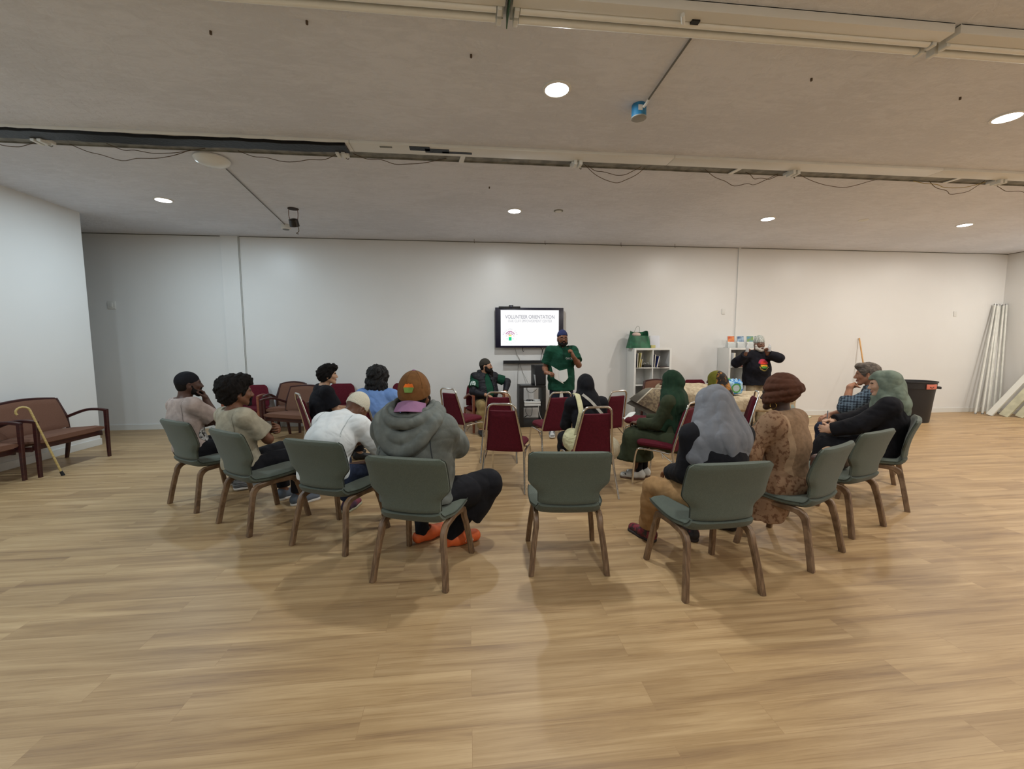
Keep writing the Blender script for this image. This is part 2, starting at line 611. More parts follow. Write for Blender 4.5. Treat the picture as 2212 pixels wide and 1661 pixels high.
def make_green_chair():
    root = thing('conference_chair', 'x', 'chair')
    # seat, from the waterfall front edge back to the bend
    st = []
    for k in range(13):
        t = k / 12
        y = 0.27 - 0.42 * t
        z = 0.442 - 0.022 * math.sin(t * PI * 0.5) - (0.03 * (1 - t / 0.12) ** 2 if t < 0.12 else 0)
        hw = 0.245 + 0.012 * math.sin(t * PI) - 0.03 * max(0, (t - 0.75) / 0.25) ** 2 - (0.03 * (1 - t / 0.12) ** 2 if t < 0.12 else 0)
        th = 0.062 if 0 < k else 0.03
        dz = -0.022 / 0.42 * 1.57 * math.cos(t * PI * 0.5)
        n = Vector((dz, 1.0)).normalized()
        st.append((y, z, 0.0 * n.x, 1.0, hw, th))
    # bend up
    for k in range(1, 5):
        a = math.radians(18 * k)
        st.append((-0.15 - 0.07 * math.sin(a), 0.420 + 0.07 * (1 - math.cos(a)), math.sin(a), math.cos(a), 0.226 - 0.006 * k, 0.056))
    seat = MB().loft(slab_rings(st, 0.006)).build('seat', M_green, root)
    sl, sr = edge_tube(st[1:], 0.006, off=0.012)
    for e_ in (sl, sr):
        MB().tube(smooth_path(e_, 2), 0.0035, 6).build('piping', M_pipe, seat)
    # back, from the bend to the crown
    st = []
    H = 0.365
    for k in range(25):
        t = k / 24
        s = t * H
        lean = math.radians(13)
        y = -0.222 - s * math.sin(lean) + 0.02 * math.sin(t * PI)
        z = 0.478 + s * math.cos(lean)
        w = 0.203 + 0.066 * (lambda q: q * q * (3 - 2 * q))(min(1, max(0, (s - 0.06) / 0.10)))
        top = H - s
        if top < 0.03:
            w -= 0.03 - math.sqrt(max(0, 0.03 ** 2 - (0.03 - top) ** 2))
        th = 0.046 if 0 < k < 24 else 0.03
        st.append((y, z, math.cos(lean), math.sin(lean), w, th))
    rings = slab_rings(st, 0.022)
    for i, ring in enumerate(rings[-6:]):        # a slightly arched crown
        for p in ring:
            p.z += 0.010 * (i / 5) * (1 - (p.x / 0.27) ** 2)
    back = MB().loft(rings).build('backrest', M_green, root)
    bl, br_ = edge_tube(st, 0.022, off=0.010)
    for e_ in (bl, br_):
        MB().tube(e_, 0.0035, 6).build('piping', M_pipe, back)
    # bent plywood legs: each runs up, bends and becomes half of the side rail
    for sx in (-1, 1):
        x0, x1 = 0.252 * sx, 0.212 * sx
        for sy in (-1, 1):
            foot = -0.262 if sy < 0 else 0.25
            pts = [(x0, foot, 0.0), (x0 - 0.012 * sx, foot - 0.024 * sy, 0.13), (x1 + 0.012 * sx, foot - 0.05 * sy, 0.26)]
            cy, cz, r = foot - (0.062 + 0.075) * sy, 0.305, 0.075
            for a in (0, 22, 45, 67, 90):
                pts.append((x1 + 0.004 * sx, cy + r * sy * math.cos(math.radians(a)), cz + r * math.sin(math.radians(a))))
            pts.append((x1, -0.003 * sy, 0.383))
            MB().bar(pts, 0.036, [0.04] * 3 + [0.042, 0.046, 0.05, 0.046, 0.04, 0.036], (1, 0, 0)).build('leg', M_ply, root)
    return root


def make_banquet_chair():
    root = thing('banquet_chair', 'x', 'chair')
    # seat pad
    st = []
    for k in range(15):
        t = k / 14
        y = 0.24 - 0.42 * t
        hw = 0.215 - 0.02 * t
        if t < 0.3:
            q = 1 - t / 0.3
            hw *= math.sqrt(max(0.12, 1 - 0.75 * q ** 3))
        th = 0.082 * (1 - 0.5 * max(0, (0.15 - t) / 0.15)) * (1 - 0.3 * max(0, (t - 0.9) / 0.1))
        st.append((y, 0.445 + 0.006 * math.sin(t * PI), 0, 1, hw, th))
    MB().loft(slab_rings(st, 0.0)).build('seat', M_maroon, root)
    # back pad: a padded trapezoid
    st = []
    for k in range(15):
        t = k / 14
        z = 0.40 + 0.425 * t
        y = -0.185 - 0.105 * t ** 1.2
        hw = 0.198 - 0.062 * t
        th = 0.05 if 0 < k < 14 else 0.026
        st.append((y, z, 0.97, 0.24, hw, th))
    MB().loft(slab_rings(st, 0.006)).build('backrest', M_maroon, root)
    # chrome back frame: an arch over the pad

    def fx(t):
        return 0.212 - 0.066 * t

    def fy(t):
        return -0.198 - 0.108 * max(0, t) ** 1.2
    left = [(-fx(t), fy(t), 0.40 + 0.43 * t) for t in (0, 0.2, 0.4, 0.6, 0.8, 0.97)]
    arc = []
    r = 0.06
    for a in range(0, 91, 18):
        b = math.radians(a)
        arc.append((-(fx(1.0) - r) - r * math.cos(b), fy(1.0) - 0.010 * math.sin(b), 0.835 + r * math.sin(b)))
    path = left + arc
    path = path + [(-p[0], p[1], p[2]) for p in path[::-1]]
    MB().tube(path, 0.0115, 10).build('back_frame', M_chrome, root)
    # legs
    for sx in (-1, 1):
        MB().tube(smooth_path([(0.212 * sx, -0.198, 0.41), (0.217 * sx, -0.215, 0.30), (0.228 * sx, -0.262, 0.14), (0.238 * sx, -0.31, 0.0)], 5), 0.0115).build('leg', M_chrome, root)
        MB().tube(smooth_path([(0.212 * sx, -0.17, 0.385), (0.21 * sx, 0.0, 0.395), (0.21 * sx, 0.14, 0.392), (0.215 * sx, 0.195, 0.36), (0.225 * sx, 0.215, 0.2), (0.232 * sx, 0.225, 0.0)], 6), 0.011).build('leg', M_chrome, root)
        MB().tube([(0.214 * sx, -0.212, 0.30), (0.211 * sx, -0.06, 0.39)], 0.007, 8).build('brace', M_chrome, root)
    MB().tube([(-0.21, 0.10, 0.39), (0.21, 0.10, 0.39)], 0.009, 8).build('stretcher', M_chrome, root)
    return root


def make_reception_seat(width, fabric, wood, round_back=False):
    """armed wooden reception chair or settee"""
    root = thing('reception_chair', 'x', 'chair')
    hw = width / 2
    st = []
    for k in range(13):
        t = k / 12
        y = 0.255 - 0.45 * t
        th = 0.1 * (1 - 0.45 * max(0, (0.12 - t) / 0.12))
        st.append((y, 0.415 - 0.03 * t, 0, 1, hw - 0.035, th))
    MB().loft(slab_rings(st, 0.0)).build('seat', fabric, root)
    st = []
    for k in range(13):
        t = k / 12
        z = 0.43 + 0.385 * t
        y = -0.20 - 0.085 * t
        w = hw - 0.045 - 0.06 * t ** 2
        if round_back and t > 0.85:
            w -= 0.04 * ((t - 0.85) / 0.15) ** 2
        st.append((y, z, 0.98, 0.2, w, 0.055 if 0 < k < 12 else 0.03))
    rg = slab_rings(st, 0.012)
    for i_, ring in enumerate(rg):
        for q_ in ring:
            q_.z += 0.032 * (i_ / 12) * math.cos(q_.x / (hw - 0.1) * PI / 2 * 0.95) if not round_back else 0
    MB().loft(rg).build('backrest', fabric, root)
    if not round_back:
        MB().bar([(-hw + 0.105 + (2 * hw - 0.21) * k / 12, -0.292, 0.828 + 0.032 * math.sin(PI * k / 12)) for k in range(13)], 0.035, 0.036,
                 (0, 1, 0)).build('top_rail', wood, root)
        for sx in (-1, 1):
            MB().bar([((hw - 0.02) * sx, -0.215, 0.30), ((hw - 0.025) * sx, -0.235, 0.58), ((hw - 0.09) * sx, -0.29, 0.835)], 0.032, 0.04,
                     (1, 0, 0)).build('back_post', wood, root)
    MB().box((0, 0.20, 0.345), (width - 0.08, 0.025, 0.06), bev=0.004).box((0, -0.2, 0.32), (width - 0.08, 0.025, 0.06), bev=0.004).box(
        (-(hw - 0.03), 0, 0.33), (0.022, 0.40, 0.055), bev=0.003).box(((hw - 0.03), 0, 0.33), (0.022, 0.40, 0.055), bev=0.003).build('apron', wood, root)
    for sx in (-1, 1):
        MB().bar([((hw - 0.022) * sx, 0.262, 0.0), ((hw - 0.022) * sx, 0.262, 0.35), ((hw - 0.022) * sx, 0.268, 0.655)], 0.04, [0.03, 0.045, 0.05],
                 (1, 0, 0)).build('leg', wood, root)
        MB().bar([((hw - 0.03) * sx, -0.27, 0.0), ((hw - 0.03) * sx, -0.235, 0.2), ((hw - 0.03) * sx, -0.215, 0.40)], 0.04, [0.03, 0.045, 0.045],
                 (1, 0, 0)).build('leg', wood, root)
        MB().bar(smooth_path([((hw - 0.022) * sx, 0.285, 0.648), ((hw - 0.022) * sx, 0.16, 0.668), ((hw - 0.025) * sx, 0.0, 0.655),
                              ((hw - 0.03) * sx, -0.24, 0.56)], 5), 0.042, 0.034, (1, 0, 0)).build('armrest', wood, root)
    return root


def place(first, used, x, y, deg, label, group=None):
    o = first if not used else copy_tree(first)
    used.append(1)
    o.location = (x, y, 0)
    o.rotation_euler = (0, 0, math.radians(deg))
    o['label'] = label
    if group:
        o['group'] = group
    return o


G = 'green bentwood chairs in the outer arc'
gc, gu = make_green_chair(), []
GREEN = [(-2.55, 4.375, -34.8, 'green upholstered chair under the man in the mauve shirt with hand at his chin'),
         (-1.80, 3.81, -37.6, 'green upholstered chair under the young man with the afro and folded arms'),
         (-1.02, 3.39, -25.1, 'green upholstered chair under the stooping man in the white polo shirt'),
         (-0.305, 2.84, -19.1, 'green upholstered chair under the man in the grey hooded jacket'),
         (0.68, 2.87, -5.7, 'empty green chair in the middle of the arc, seen square from behind'),
         (1.515, 2.52, 2.0, 'green upholstered chair under the woman in the long grey headscarf'),
         (2.39, 2.82, 27.0, 'green upholstered chair under the woman in the brown head wrap and tan dress'),
         (3.14, 3.22, 20.8, 'green chair holding a small bag, behind the woman in the sage headscarf'),
         (3.99, 3.68, 43.0, 'green upholstered chair under the woman in the sage headscarf and black dress'),
         (4.62, 4.36, 42.0, 'green chair under the grey-haired man in the plaid shirt, mostly hidden')]
for x, y, d, lab in GREEN:
    place(gc, gu, x, y, d, lab, G)

B = 'maroon stacking chairs with chrome frames'
bc, bu = make_banquet_chair(), []
for o in bc.children:
    o.data.transform(Matrix.Diagonal((1, 1, 1.04, 1)))
BANQ = [(0.43, 4.52, -17, 'empty maroon chrome-framed chair just beyond the hooded man, seat turned toward the screen'),
        (1.22, 4.21, 4, 'maroon chrome-framed chair under the person in the black hood with cream straps'),
        (0.43, 5.64, -8, 'empty maroon chrome-framed chair in front of the seated bearded man'),
        (1.11, 5.52, 12, 'empty maroon chrome-framed chair in front of the speaker in the dark green polo'),
        (-0.07, 6.13, -42, 'empty maroon chrome-framed chair by itself beyond the brown cap, seat toward the screen stand'),
        (1.83, 5.56, 24, 'empty maroon chrome-framed chair just past the black hood, close to the white cube shelf'),
        (2.47, 5.68, 58, 'empty maroon chrome-framed chair half hidden by the green headscarf, beside the draped rug'),
        (2.11, 4.33, 42, 'maroon chrome-framed chair under the woman in the dark green headscarf'),
        (3.42, 5.15, 62, 'maroon chrome-framed chair seen edge-on below the water bottle pack'),
        (-1.86, 5.65, -58, 'maroon chrome-framed chair under the curly-haired young man in black'),
        (-0.68, 6.67, -52, 'maroon chrome-framed chair mostly hidden behind the brown cap'),
        (-1.05, 4.97, -30, 'maroon chrome-framed chair under the curly-haired person in the light blue shirt')]
for x, y, d, lab in BANQ:
    place(bc, bu, x, y, d, lab, B)

settee, su = make_reception_seat(1.0, M_brownfab, M_mahog), []
settee.name = 'reception_settee'
settee['category'] = 'settee'
place(settee, su, -5.26, 5.84, -90, 'brown upholstered settee with dark wooden arms against the white stub wall', 'brown reception seats')
place(settee, su, -2.78, 7.16, 156, 'brown wooden-armed settee behind the young man in black', 'brown reception seats')
arm, au = make_reception_seat(0.62, M_brownfab, M_mahog), []
place(arm, au, -5.33, 4.97, -90, 'brown reception armchair cut by the picture edge, next to the walking cane', 'brown reception seats')
place(arm, au, -3.25, 7.93, 180, 'brown reception armchair against the back wall, beside the maroon armchair', 'brown reception seats')
place(arm, au, 3.62, 7.52, 176, 'brown reception armchair behind the draped rug, before the white cube shelf', 'brown reception seats')
mar, mu = make_reception_seat(0.62, M_maroon, M_cherry, True), []
MAR = [(-3.92, 7.93, 180, 'maroon armchair with wooden posts against the back wall, next to the white pilaster line'),
       (-1.2, 7.93, 180, 'maroon armchair against the back wall, beyond the light blue shirt'),
       (-2.38, 7.98, 180, 'maroon armchair behind the brown settee, only its top edge showing'),
       (0.28, 7.62, 199, 'maroon wooden-posted armchair under the bearded man in the black vest'),
       (4.66, 7.95, 180, 'maroon armchair behind the carpet-covered table, only its top edge showing')]
for x, y, d, lab in MAR:
    place(mar, mu, x, y, d, lab, 'maroon reception armchairs along the back wall')

# ------------------------------------------------------------------ cane by the settee
M_cane = mat('varnished_bamboo', 'a88f55', 0.4, col2='bfa76e', vscale=12, stretch=(1, 1, 6))
cane = thing('walking_cane', 'pale wooden crook-handled cane leaning on the settee arm', 'cane', (-4.81, 5.41, 0))
tip, top = Vector((0, 0, 0.02)), Vector((-0.205, -0.07, 0.80))
d = (top - tip).normalized()
side = Vector((-0.72, -0.69, 0)).normalized()
side = (side - d * side.dot(d)).normalized()
pts = [tip + (top - tip) * k / 8 for k in range(9)]
for k in range(1, 9):
    a = math.radians(25 * k)
    pts.append(top + side * 0.055 * (1 - math.cos(a)) + d * 0.055 * math.sin(a))
shaft = MB().tube(pts[:9], 0.011, 10).build('shaft', M_cane, cane)
MB().tube(pts[8:], 0.0115, 10).build('handle', M_cane, cane)
MB().tube([(0.005, 0.002, 0.0), (0.004, 0.0015, 0.012), tip + d * 0.035], [0.02, 0.018, 0.0145], 12).build('rubber_tip', M_rubber, cane)
# dark strap on the near armchair
tag(MB().tube(smooth_path([(-5.16, 4.86, 0.475), (-5.2, 4.95, 0.48), (-5.3, 5.0, 0.475), (-5.36, 4.92, 0.47), (-5.26, 4.84, 0.472)], 6), 0.012).build('strap', M_black),
    'black strap lying on the armchair cut by the picture edge', 'strap')

# ------------------------------------------------------------------ screen, sound bar, rack
tv = thing('television', 'wide wall-mounted screen showing a volunteer orientation slide', 'screen', (1.215, 8.20, 1.875))
M_tv = mat('glossy_dark_bezel', '15142a', 0.25)
MB().box((0, 0.02, 0), (1.345, 0.06, 0.775), bev=0.006).build('casing', M_tv, tv)
M_scr = mat('lit_white_screen', 'ffffff', 0.4, emit=0.82)
MB().box((0.005, -0.0105, -0.005), (1.145, 0.004, 0.69)).build('display', M_scr, tv)
MB().box((0, 0.085, 0), (0.5, 0.07, 0.35)).build('wall_mount', M_black, tv)
ink = lambda n, c: mat(n, c, 0.9, emit=0.78, spec=0.05)
I_dk, I_gr, I_lt = ink('ink_slate', '8d8d9b'), ink('ink_grey', 'c4c4cc'), ink('ink_pale', 'ececf0')
text('VOLUNTEER ORIENTATION', 0.088, (0.008, -0.0135, 0.205), I_dk, tv).scale = (0.88, 1.15, 1)
text('OAK CLIFF EMPOWERMENT CENTER', 0.062, (0.008, -0.0135, 0.125), I_gr, tv).scale = (0.85, 1.15, 1)
text('m u s l i m s  f o r  h u m a n i t y', 0.03, (0.16, -0.0135, -0.275), I_lt, tv)
lg = (-0.385, -0.0135, -0.165)
emb = MB()
cols = [ink('ink_magenta', 'b0408f'), ink('ink_yellow', 'f4f08a'), ink('ink_emerald', '1fd68f'), ink('ink_rust', 'd08a7a'), ink('ink_mint', '9ff0dc')]


def flat(mb, poly, mi, dy=0.0):
    mb.mi = mi
    fs = mb.bm.faces.new([mb.bm.verts.new((lg[0] + x, lg[1] + dy, lg[2] + z)) for x, z in poly])
    fs.material_index = mi


def arcpoly(r0, r1, a0, a1, n=12):
    A = [math.radians(a0 + (a1 - a0) * k / n) for k in range(n + 1)]
    return [(r0 * math.cos(a), r0 * math.sin(a)) for a in A] + [(r1 * math.cos(a), r1 * math.sin(a)) for a in A[::-1]]


for a0 in range(25, 150, 13):
    flat(emb, [(x, z - 0.0) for x, z in arcpoly(0.083, 0.098, a0, a0 + 11, 3)], 0)
for (x, z, s) in ((-0.04, 0.045, 0.014), (-0.012, 0.062, 0.016), (0.02, 0.055, 0.014), (0.046, 0.04, 0.013), (-0.02, 0.03, 0.013), (0.02, 0.028, 0.012)):
    flat(emb, [(x - s, z - s), (x + s * 0.4, z - s * 0.5), (x + s, z + s), (x - s * 0.3, z + s * 0.6)], 0)
flat(emb, arcpoly(0.0, 0.032, 0, 180), 1)
flat(emb, [(-0.028, -0.085), (0.028, -0.085), (0.028, -0.018), (-0.028, -0.018)], 2)
for s in (-1, 1):
    flat(emb, [(s * 0.09, 0.0), (s * 0.07, 0.012), (s * 0.05, 0.0), (s * 0.07, 0.004)], 3)
    flat(emb, [(s * 0.05, -0.04), (s * 0.075, -0.05), (s * 0.05, -0.065)], 4)
emb.build('emblem', cols, tv, False)
for i, ch in enumerate('MUSLIMS FOR'):
    a = math.radians(165 - 150 * i / 10)
    if ch != ' ':
        text(ch, 0.036, (lg[0] + 0.135 * math.cos(a), lg[1], lg[2] + 0.135 * math.sin(a)), I_gr, tv, ry=-(a - PI / 2))
for i, ch in enumerate('HUMANITY'):
    a = math.radians(205 + 130 * i / 7)
    text(ch, 0.032, (lg[0] + 0.14 * math.cos(a), lg[1], lg[2] + 0.14 * math.sin(a)), I_lt, tv, ry=-(a + PI / 2))
wc = thing('webcam', 'dark camera bar sitting on the top edge of the wall screen', 'camera', (0.82, 8.195, 2.265))
MB().box((0, 0.0, 0.0), (0.42, 0.05, 0.04), bev=0.012).build('body', M_black, wc)
MB().box((0.03, -0.003, 0.012), (0.085, 0.06, 0.06), bev=0.01).build('camera_head', M_black, wc)
MB().lathe([(0.018, 0), (0.018, 0.006), (0.012, 0.008)], 16, (0.03, -0.034, 0.012), Matrix.Rotation(PI / 2, 3, 'X')).build('camera_lens', mat('lens_glass', '30304a', 0.1), wc)
sb = thing('soundbar', 'long black speaker bar fixed to the wall under the screen', 'speaker bar', (1.13, 8.25, 1.205))
MB().box((0, 0, 0), (0.86, 0.09, 0.062), bev=0.008).build('casing', M_black, sb)
MB().box((0, -0.0455, 0), (0.82, 0.004, 0.048)).build('grille', mat('black_mesh_grille', '1d1d20', 0.9, bump=0.4, bscale=900), sb)
MB().box((-0.3, 0.055, -0.0), (0.04, 0.03, 0.04)).box((0.3, 0.055, 0), (0.04, 0.03, 0.04)).build('wall_bracket', M_black, sb)

M_cable = mat('black_cable', '1a1a1c', 0.6)
M_cable2 = mat('grey_cable', '8f8d88', 0.6)


def cable(name, pts, r, m, label):
    return tag(MB().tube(smooth_path(pts, 6), r, 6).build(name, m), label, 'cable', 'cables below the screen')


cable('power_cable', [(0.93, 8.24, 1.5), (0.97, 8.29, 1.36), (1.03, 8.295, 1.24), (1.0, 8.29, 1.1), (0.985, 8.29, 0.8), (0.98, 8.29, 0.5), (1.0, 8.28, 0.2), (1.02, 8.27, 0.02)], 0.006, M_cable2,
      'grey power cable running down the wall from the screen behind the rack')
cable('audio_cable', [(1.03, 8.29, 1.17), (1.09, 8.29, 1.0), (1.15, 8.2, 0.86), (1.17, 8.05, 0.79)], 0.005, M_cable2, 'thin grey cable slanting from the speaker bar to the rack top')
cable('loop_cable', [(1.09, 8.24, 1.5), (1.085, 8.25, 1.44), (1.1, 8.25, 1.41), (1.11, 8.25, 1.43)], 0.006, M_cable, 'short black cable end hooked under the screen')
cable('video_cable', [(1.42, 8.24, 1.5), (1.48, 8.27, 1.44), (1.46, 8.28, 1.3), (1.43, 8.2, 1.18)], 0.005, M_cable, 'black cable dropping from the screen toward the loudspeaker')
cable('video_cable', [(1.53, 8.24, 1.5), (1.49, 8.27, 1.43), (1.52, 8.28, 1.3), (1.53, 8.24, 1.2)], 0.005, M_cable, 'black cable beside the speaker that crosses the other under the screen')

rack = thing('media_rack', 'black open rack with a middle shelf of white boxes beneath the speaker bar', 'rack', (1.2, 7.88, 0))
M_rack = mat('black_rack_laminate', '1a1817', 0.5, var=0.1)
MB().box((0, 0, 0.765), (0.5, 0.38, 0.04), bev=0.003).build('top', M_rack, rack)
MB().box((0, 0, 0.385), (0.36, 0.36, 0.025), bev=0.002).build('shelf', M_rack, rack)
MB().box((0, 0, 0.06), (0.42, 0.36, 0.12), bev=0.003).build('base', M_rack, rack)
for sx in (-1, 1):
    MB().box((sx * 0.21, 0, 0.3725), (0.08, 0.38, 0.745), bev=0.003).build('side_post', M_rack, rack)
M_wbox = mat('white_plastic_box', 'd9d9d6', 0.4)
for k in range(2):
    tag(MB().box((1.2, 7.84, 0.398 + 0.021 + k * 0.045), (0.31, 0.26, 0.038), bev=0.004).build('network_box', M_wbox),
        ('lower' if k == 0 else 'upper') + ' of two flat white boxes on the rack middle shelf', 'box', 'flat white boxes on the rack shelf')
tag(MB().box((1.29, 7.78, 0.5), (0.11, 0.09, 0.03), rotz(0.3), bev=0.012).build('router', M_wbox), 'small rounded white device on the stacked white boxes', 'device')
cable('coiled_cable', [(1.09, 7.80, 0.488), (1.12, 7.84, 0.50), (1.17, 7.8, 0.49), (1.14, 7.76, 0.495), (1.1, 7.8, 0.5), (1.16, 7.86, 0.495), (1.22, 7.8, 0.5), (1.2, 7.76, 0.488)], 0.008, M_cable,
      'coiled black cables heaped on the stacked white boxes')
cable('hanging_cable', [(1.12, 8.02, 0.74), (1.14, 8.0, 0.66), (1.22, 7.98, 0.62), (1.32, 7.99, 0.68), (1.34, 8.02, 0.74)], 0.004, M_cable, 'black cable sagging inside the rack under its top')
cable('hanging_cable', [(1.14, 8.06, 0.37), (1.12, 8.08, 0.25), (1.15, 8.08, 0.17), (1.08, 8.06, 0.13)], 0.005, M_cable, 'black cable hanging below the rack shelf')
cable('hanging_cable', [(1.24, 8.06, 0.37), (1.25, 8.08, 0.25), (1.22, 8.07, 0.15), (1.15, 8.05, 0.16), (1.09, 8.04, 0.128)], 0.005, M_cable, 'black cable looping along the rack base')
cable('network_cable', [(1.3, 7.7, 0.44), (1.305, 7.66, 0.40), (1.31, 7.655, 0.3), (1.36, 7.65, 0.16), (1.44, 7.62, 0.05), (1.5, 7.6, 0.008)], 0.005, mat('white_cable', 'c9c9c4', 0.5),
      'pale cable trailing from the white boxes to the floor')
spk = thing('loudspeaker', 'black box loudspeaker standing on the rack beside the speaker in green', 'loudspeaker', (1.335, 7.86, 0.785), 0.12)
MB().box((0, 0, 0.19), (0.22, 0.27, 0.38), bev=0.012).build('cabinet', M_black, spk)
MB().box((0, -0.137, 0.19), (0.19, 0.006, 0.34), bev=0.002).build('front_grille', MATS['black_mesh_grille'], spk)
tag(MB().box((1.245, 7.735, 0.885), (0.012, 0.14, 0.2), Matrix.Rotation(-0.08, 3, 'Y'), bev=0.002).build('document_folder', mat('grey_card', 'a5a7a8', 0.6)),
    'grey folder propped upright against the black loudspeaker', 'folder')
tag(MB().box((1.08, 7.82, 0.791), (0.2, 0.26, 0.012), bev=0.004).build('laptop', mat('grey_laptop', '5e6163', 0.4)), 'flat grey laptop lying on the rack top', 'laptop')

# ------------------------------------------------------------------ white cube shelves
M_shelf = mat('white_laminate', 'dcdcd8', 0.4)


def cube_shelf(x0, label, rows=4):
    W, D, H, t, ti = 0.765, 0.39, 1.47, 0.04, 0.018
    root = thing('cube_shelf', label, 'shelf', (x0 + W / 2, 7.92 + D / 2, 0), 0, 'white cube shelves')
    for sx in (-1, 1):
        MB().box((sx * (W / 2 - t / 2), 0, H / 2), (t, D, H), bev=0.002).build('side_panel', M_shelf, root)
    MB().box((0, 0, H - t / 2), (W - 2 * t, D, t), bev=0.002).build('top_panel', M_shelf, root)
    MB().box((0, 0, t / 2), (W - 2 * t, D, t), bev=0.002).build('bottom_panel', M_shelf, root)
    MB().box((0, 0, H / 2), (ti, D, H - 2 * t), bev=0.001).build('divider', M_shelf, root)
    for k in range(1, rows):
        z = t + (H - 2 * t) * k / rows
        for sx in (-1, 1):
            MB().box((sx * (W - 2 * t + ti) / 4, 0, z), ((W - 2 * t - ti) / 2, D, ti), bev=0.001).build('shelf_board', M_shelf, root)
    return root


cube_shelf(3.24, 'white cube shelf with a green bag on top, near the black hooded person')
cube_shelf(5.21, 'white cube shelf with booklet holders on top, behind the older man in black')
row3 = 0.04 + 1.39 * 3 / 4 + 0.009
row2 = 0.04 + 1.39 * 2 / 4 + 0.009
row1 = 0.04 + 1.39 / 4 + 0.009


def book(x, y, z, w, d, h, lean, c, label, cat='book', name='book', group=None):
    root = thing(name, label, cat, (x, y, z), 0, group)
    R = Matrix.Rotation(lean, 3, 'Y')
    c0 = R @ Vector((0, 0, h / 2)) + Vector((0, 0, w / 2 * abs(math.sin(lean))))
    MB().box(c0, (w, d, h), R, bev=0.0015).build('cover', mat('cover_' + c, c, 0.5), root)
    MB().box(c0 + R @ Vector((0, -0.002, 0.002)), (w * 0.7, d, h), R).build('pages', mat('paper_pages', 'd8d2c0', 0.8), root)
    return root


book(3.3, 8.0, row3, 0.02, 0.2, 0.28, 0.03, '20243a', 'dark book upright at the end of the top cube', group='books in the cube shelf')
book(3.335, 8.0, row3, 0.012, 0.2, 0.29, 0.17, 'd6c87a', 'tall yellow book leaning in the top cube under the green bag', group='books in the cube shelf')
book(3.38, 8.0, row3, 0.012, 0.17, 0.16, 0.13, 'cbbd66', 'short yellow book leaning beside the tall yellow one', group='books in the cube shelf')
tag(MB().box((3.515, 8.0, row3 + 0.026), (0.15, 0.15, 0.05), bev=0.004).build('storage_box', M_black), 'low black box in the top cube under the green bag', 'box')
tag(MB().tube(smooth_path([(3.46, 8.0, row3 + 0.053), (3.47, 7.98, row3 + 0.085), (3.52, 8.02, row3 + 0.075), (3.55, 7.98, row3 + 0.09), (3.57, 8.0, row3 + 0.055)], 5), 0.008).build('plastic_wrap', mat('clear_plastic', 'd0d2d0', 0.2, alpha=0.6)),
    'crumpled clear plastic on the low black box', 'plastic wrap')
book(3.66, 8.02, row3, 0.02, 0.2, 0.25, 0.05, '1d2140', 'dark blue folder upright by the cube divider', group='books in the cube shelf')
book(3.70, 8.0, row3, 0.025, 0.2, 0.22, 0.22, '2b3a7a', 'blue book leaning on the cube divider', group='books in the cube shelf')
tag(MB().box((3.84, 8.0, row3 + 0.011), (0.2, 0.18, 0.02), rotz(0.2), bev=0.002).build('magazine', mat('dark_magazine', '3a3030', 0.5)), 'dark magazine lying flat in the cube beside the blue books', 'magazine')
tag(MB().box((3.42, 8.0, row1 + 0.011), (0.24, 0.2, 0.02), bev=0.002).build('paper_stack', mat('paper_white', 'e6e6e0', 0.7)), 'flat stack of white paper low in the cube shelf', 'paper')
book(5.3, 8.0, row3, 0.04, 0.22, 0.28, 0.03, 'cfd2d4', 'white binder upright in the cube behind the older man', cat='binder', name='binder', group='books in the cube shelf')
tag(MB().box((5.45, 8.0, row3 + 0.013), (0.2, 0.2, 0.025), bev=0.002).build('book', mat('red_cover', '6e2a20', 0.5)), 'red-brown book lying flat beside the white binder', 'book', 'books in the cube shelf')

# green shopping bag
bag = thing('shopping_bag', 'dark green shopping bag on the white cube shelf, its mouth folded over', 'bag', (3.39, 8.1, 1.47))
M_bag = mat('green_bag_fabric', '1c5a3c', 0.55, bump=0.3, bscale=18, var=0.25, vscale=10)


def bagp(u, v):
    a = 2 * PI * u
    k = 1 - 0.22 * v
    w, d = 0.225 * k, 0.12 * (1 - 0.35 * v)
    c, s = math.cos(a), math.sin(a)
    ex = lambda q: math.copysign(abs(q) ** 0.45, q)
    dent = 0.05 * max(0, v - 0.7) / 0.3 * (1 + math.cos(a * 1.0 + PI / 2)) if s < 0 else 0
    return Vector((w * ex(c) + 0.015 * v, d * ex(s) + 0.012 * math.sin(5 * a + 4 * v), 0.335 * v + 0.012 * math.sin(3 * a) * v - dent))


mb = MB()
mb.loft([[bagp(i / 48, j / 12) for i in range(48)] for j in range(13)], cap=False)
mb.bm.faces.new([v for v in mb.bm.verts[:48]][::-1])
mb.build('bag_body', M_bag, bag)
MB().ball((-0.05, -0.01, 0.265), (0.09, 0.06, 0.05)).build('contents', mat('pale_pink_cloth', 'c9b3a8', 0.8), bag)
MB().tube(smooth_path([(-0.07, 0.05, 0.32), (-0.02, 0.04, 0.43), (0.03, 0.04, 0.42), (0.04, 0.05, 0.32)], 6), 0.004).build('handle', mat('thin_bag_handle', '9a9c96', 0.6), bag)
tag(MB().box((3.75, 8.15, 1.47 + 0.125), (0.2, 0.03, 0.25), Matrix.Rotation(-0.1, 3, 'X'), bev=0.004).build('acrylic_panel', mat('frosted_plastic', 'cfd2da', 0.3)),
    'pale translucent panel standing on the cube shelf beside the green bag', 'panel')
tag(MB().box((3.66, 8.02, 1.47 + 0.03), (0.09, 0.04, 0.06), bev=0.005).build('small_carton', mat('yellow_carton', 'b7b071', 0.6)), 'small yellow carton at the foot of the pale panel', 'carton')
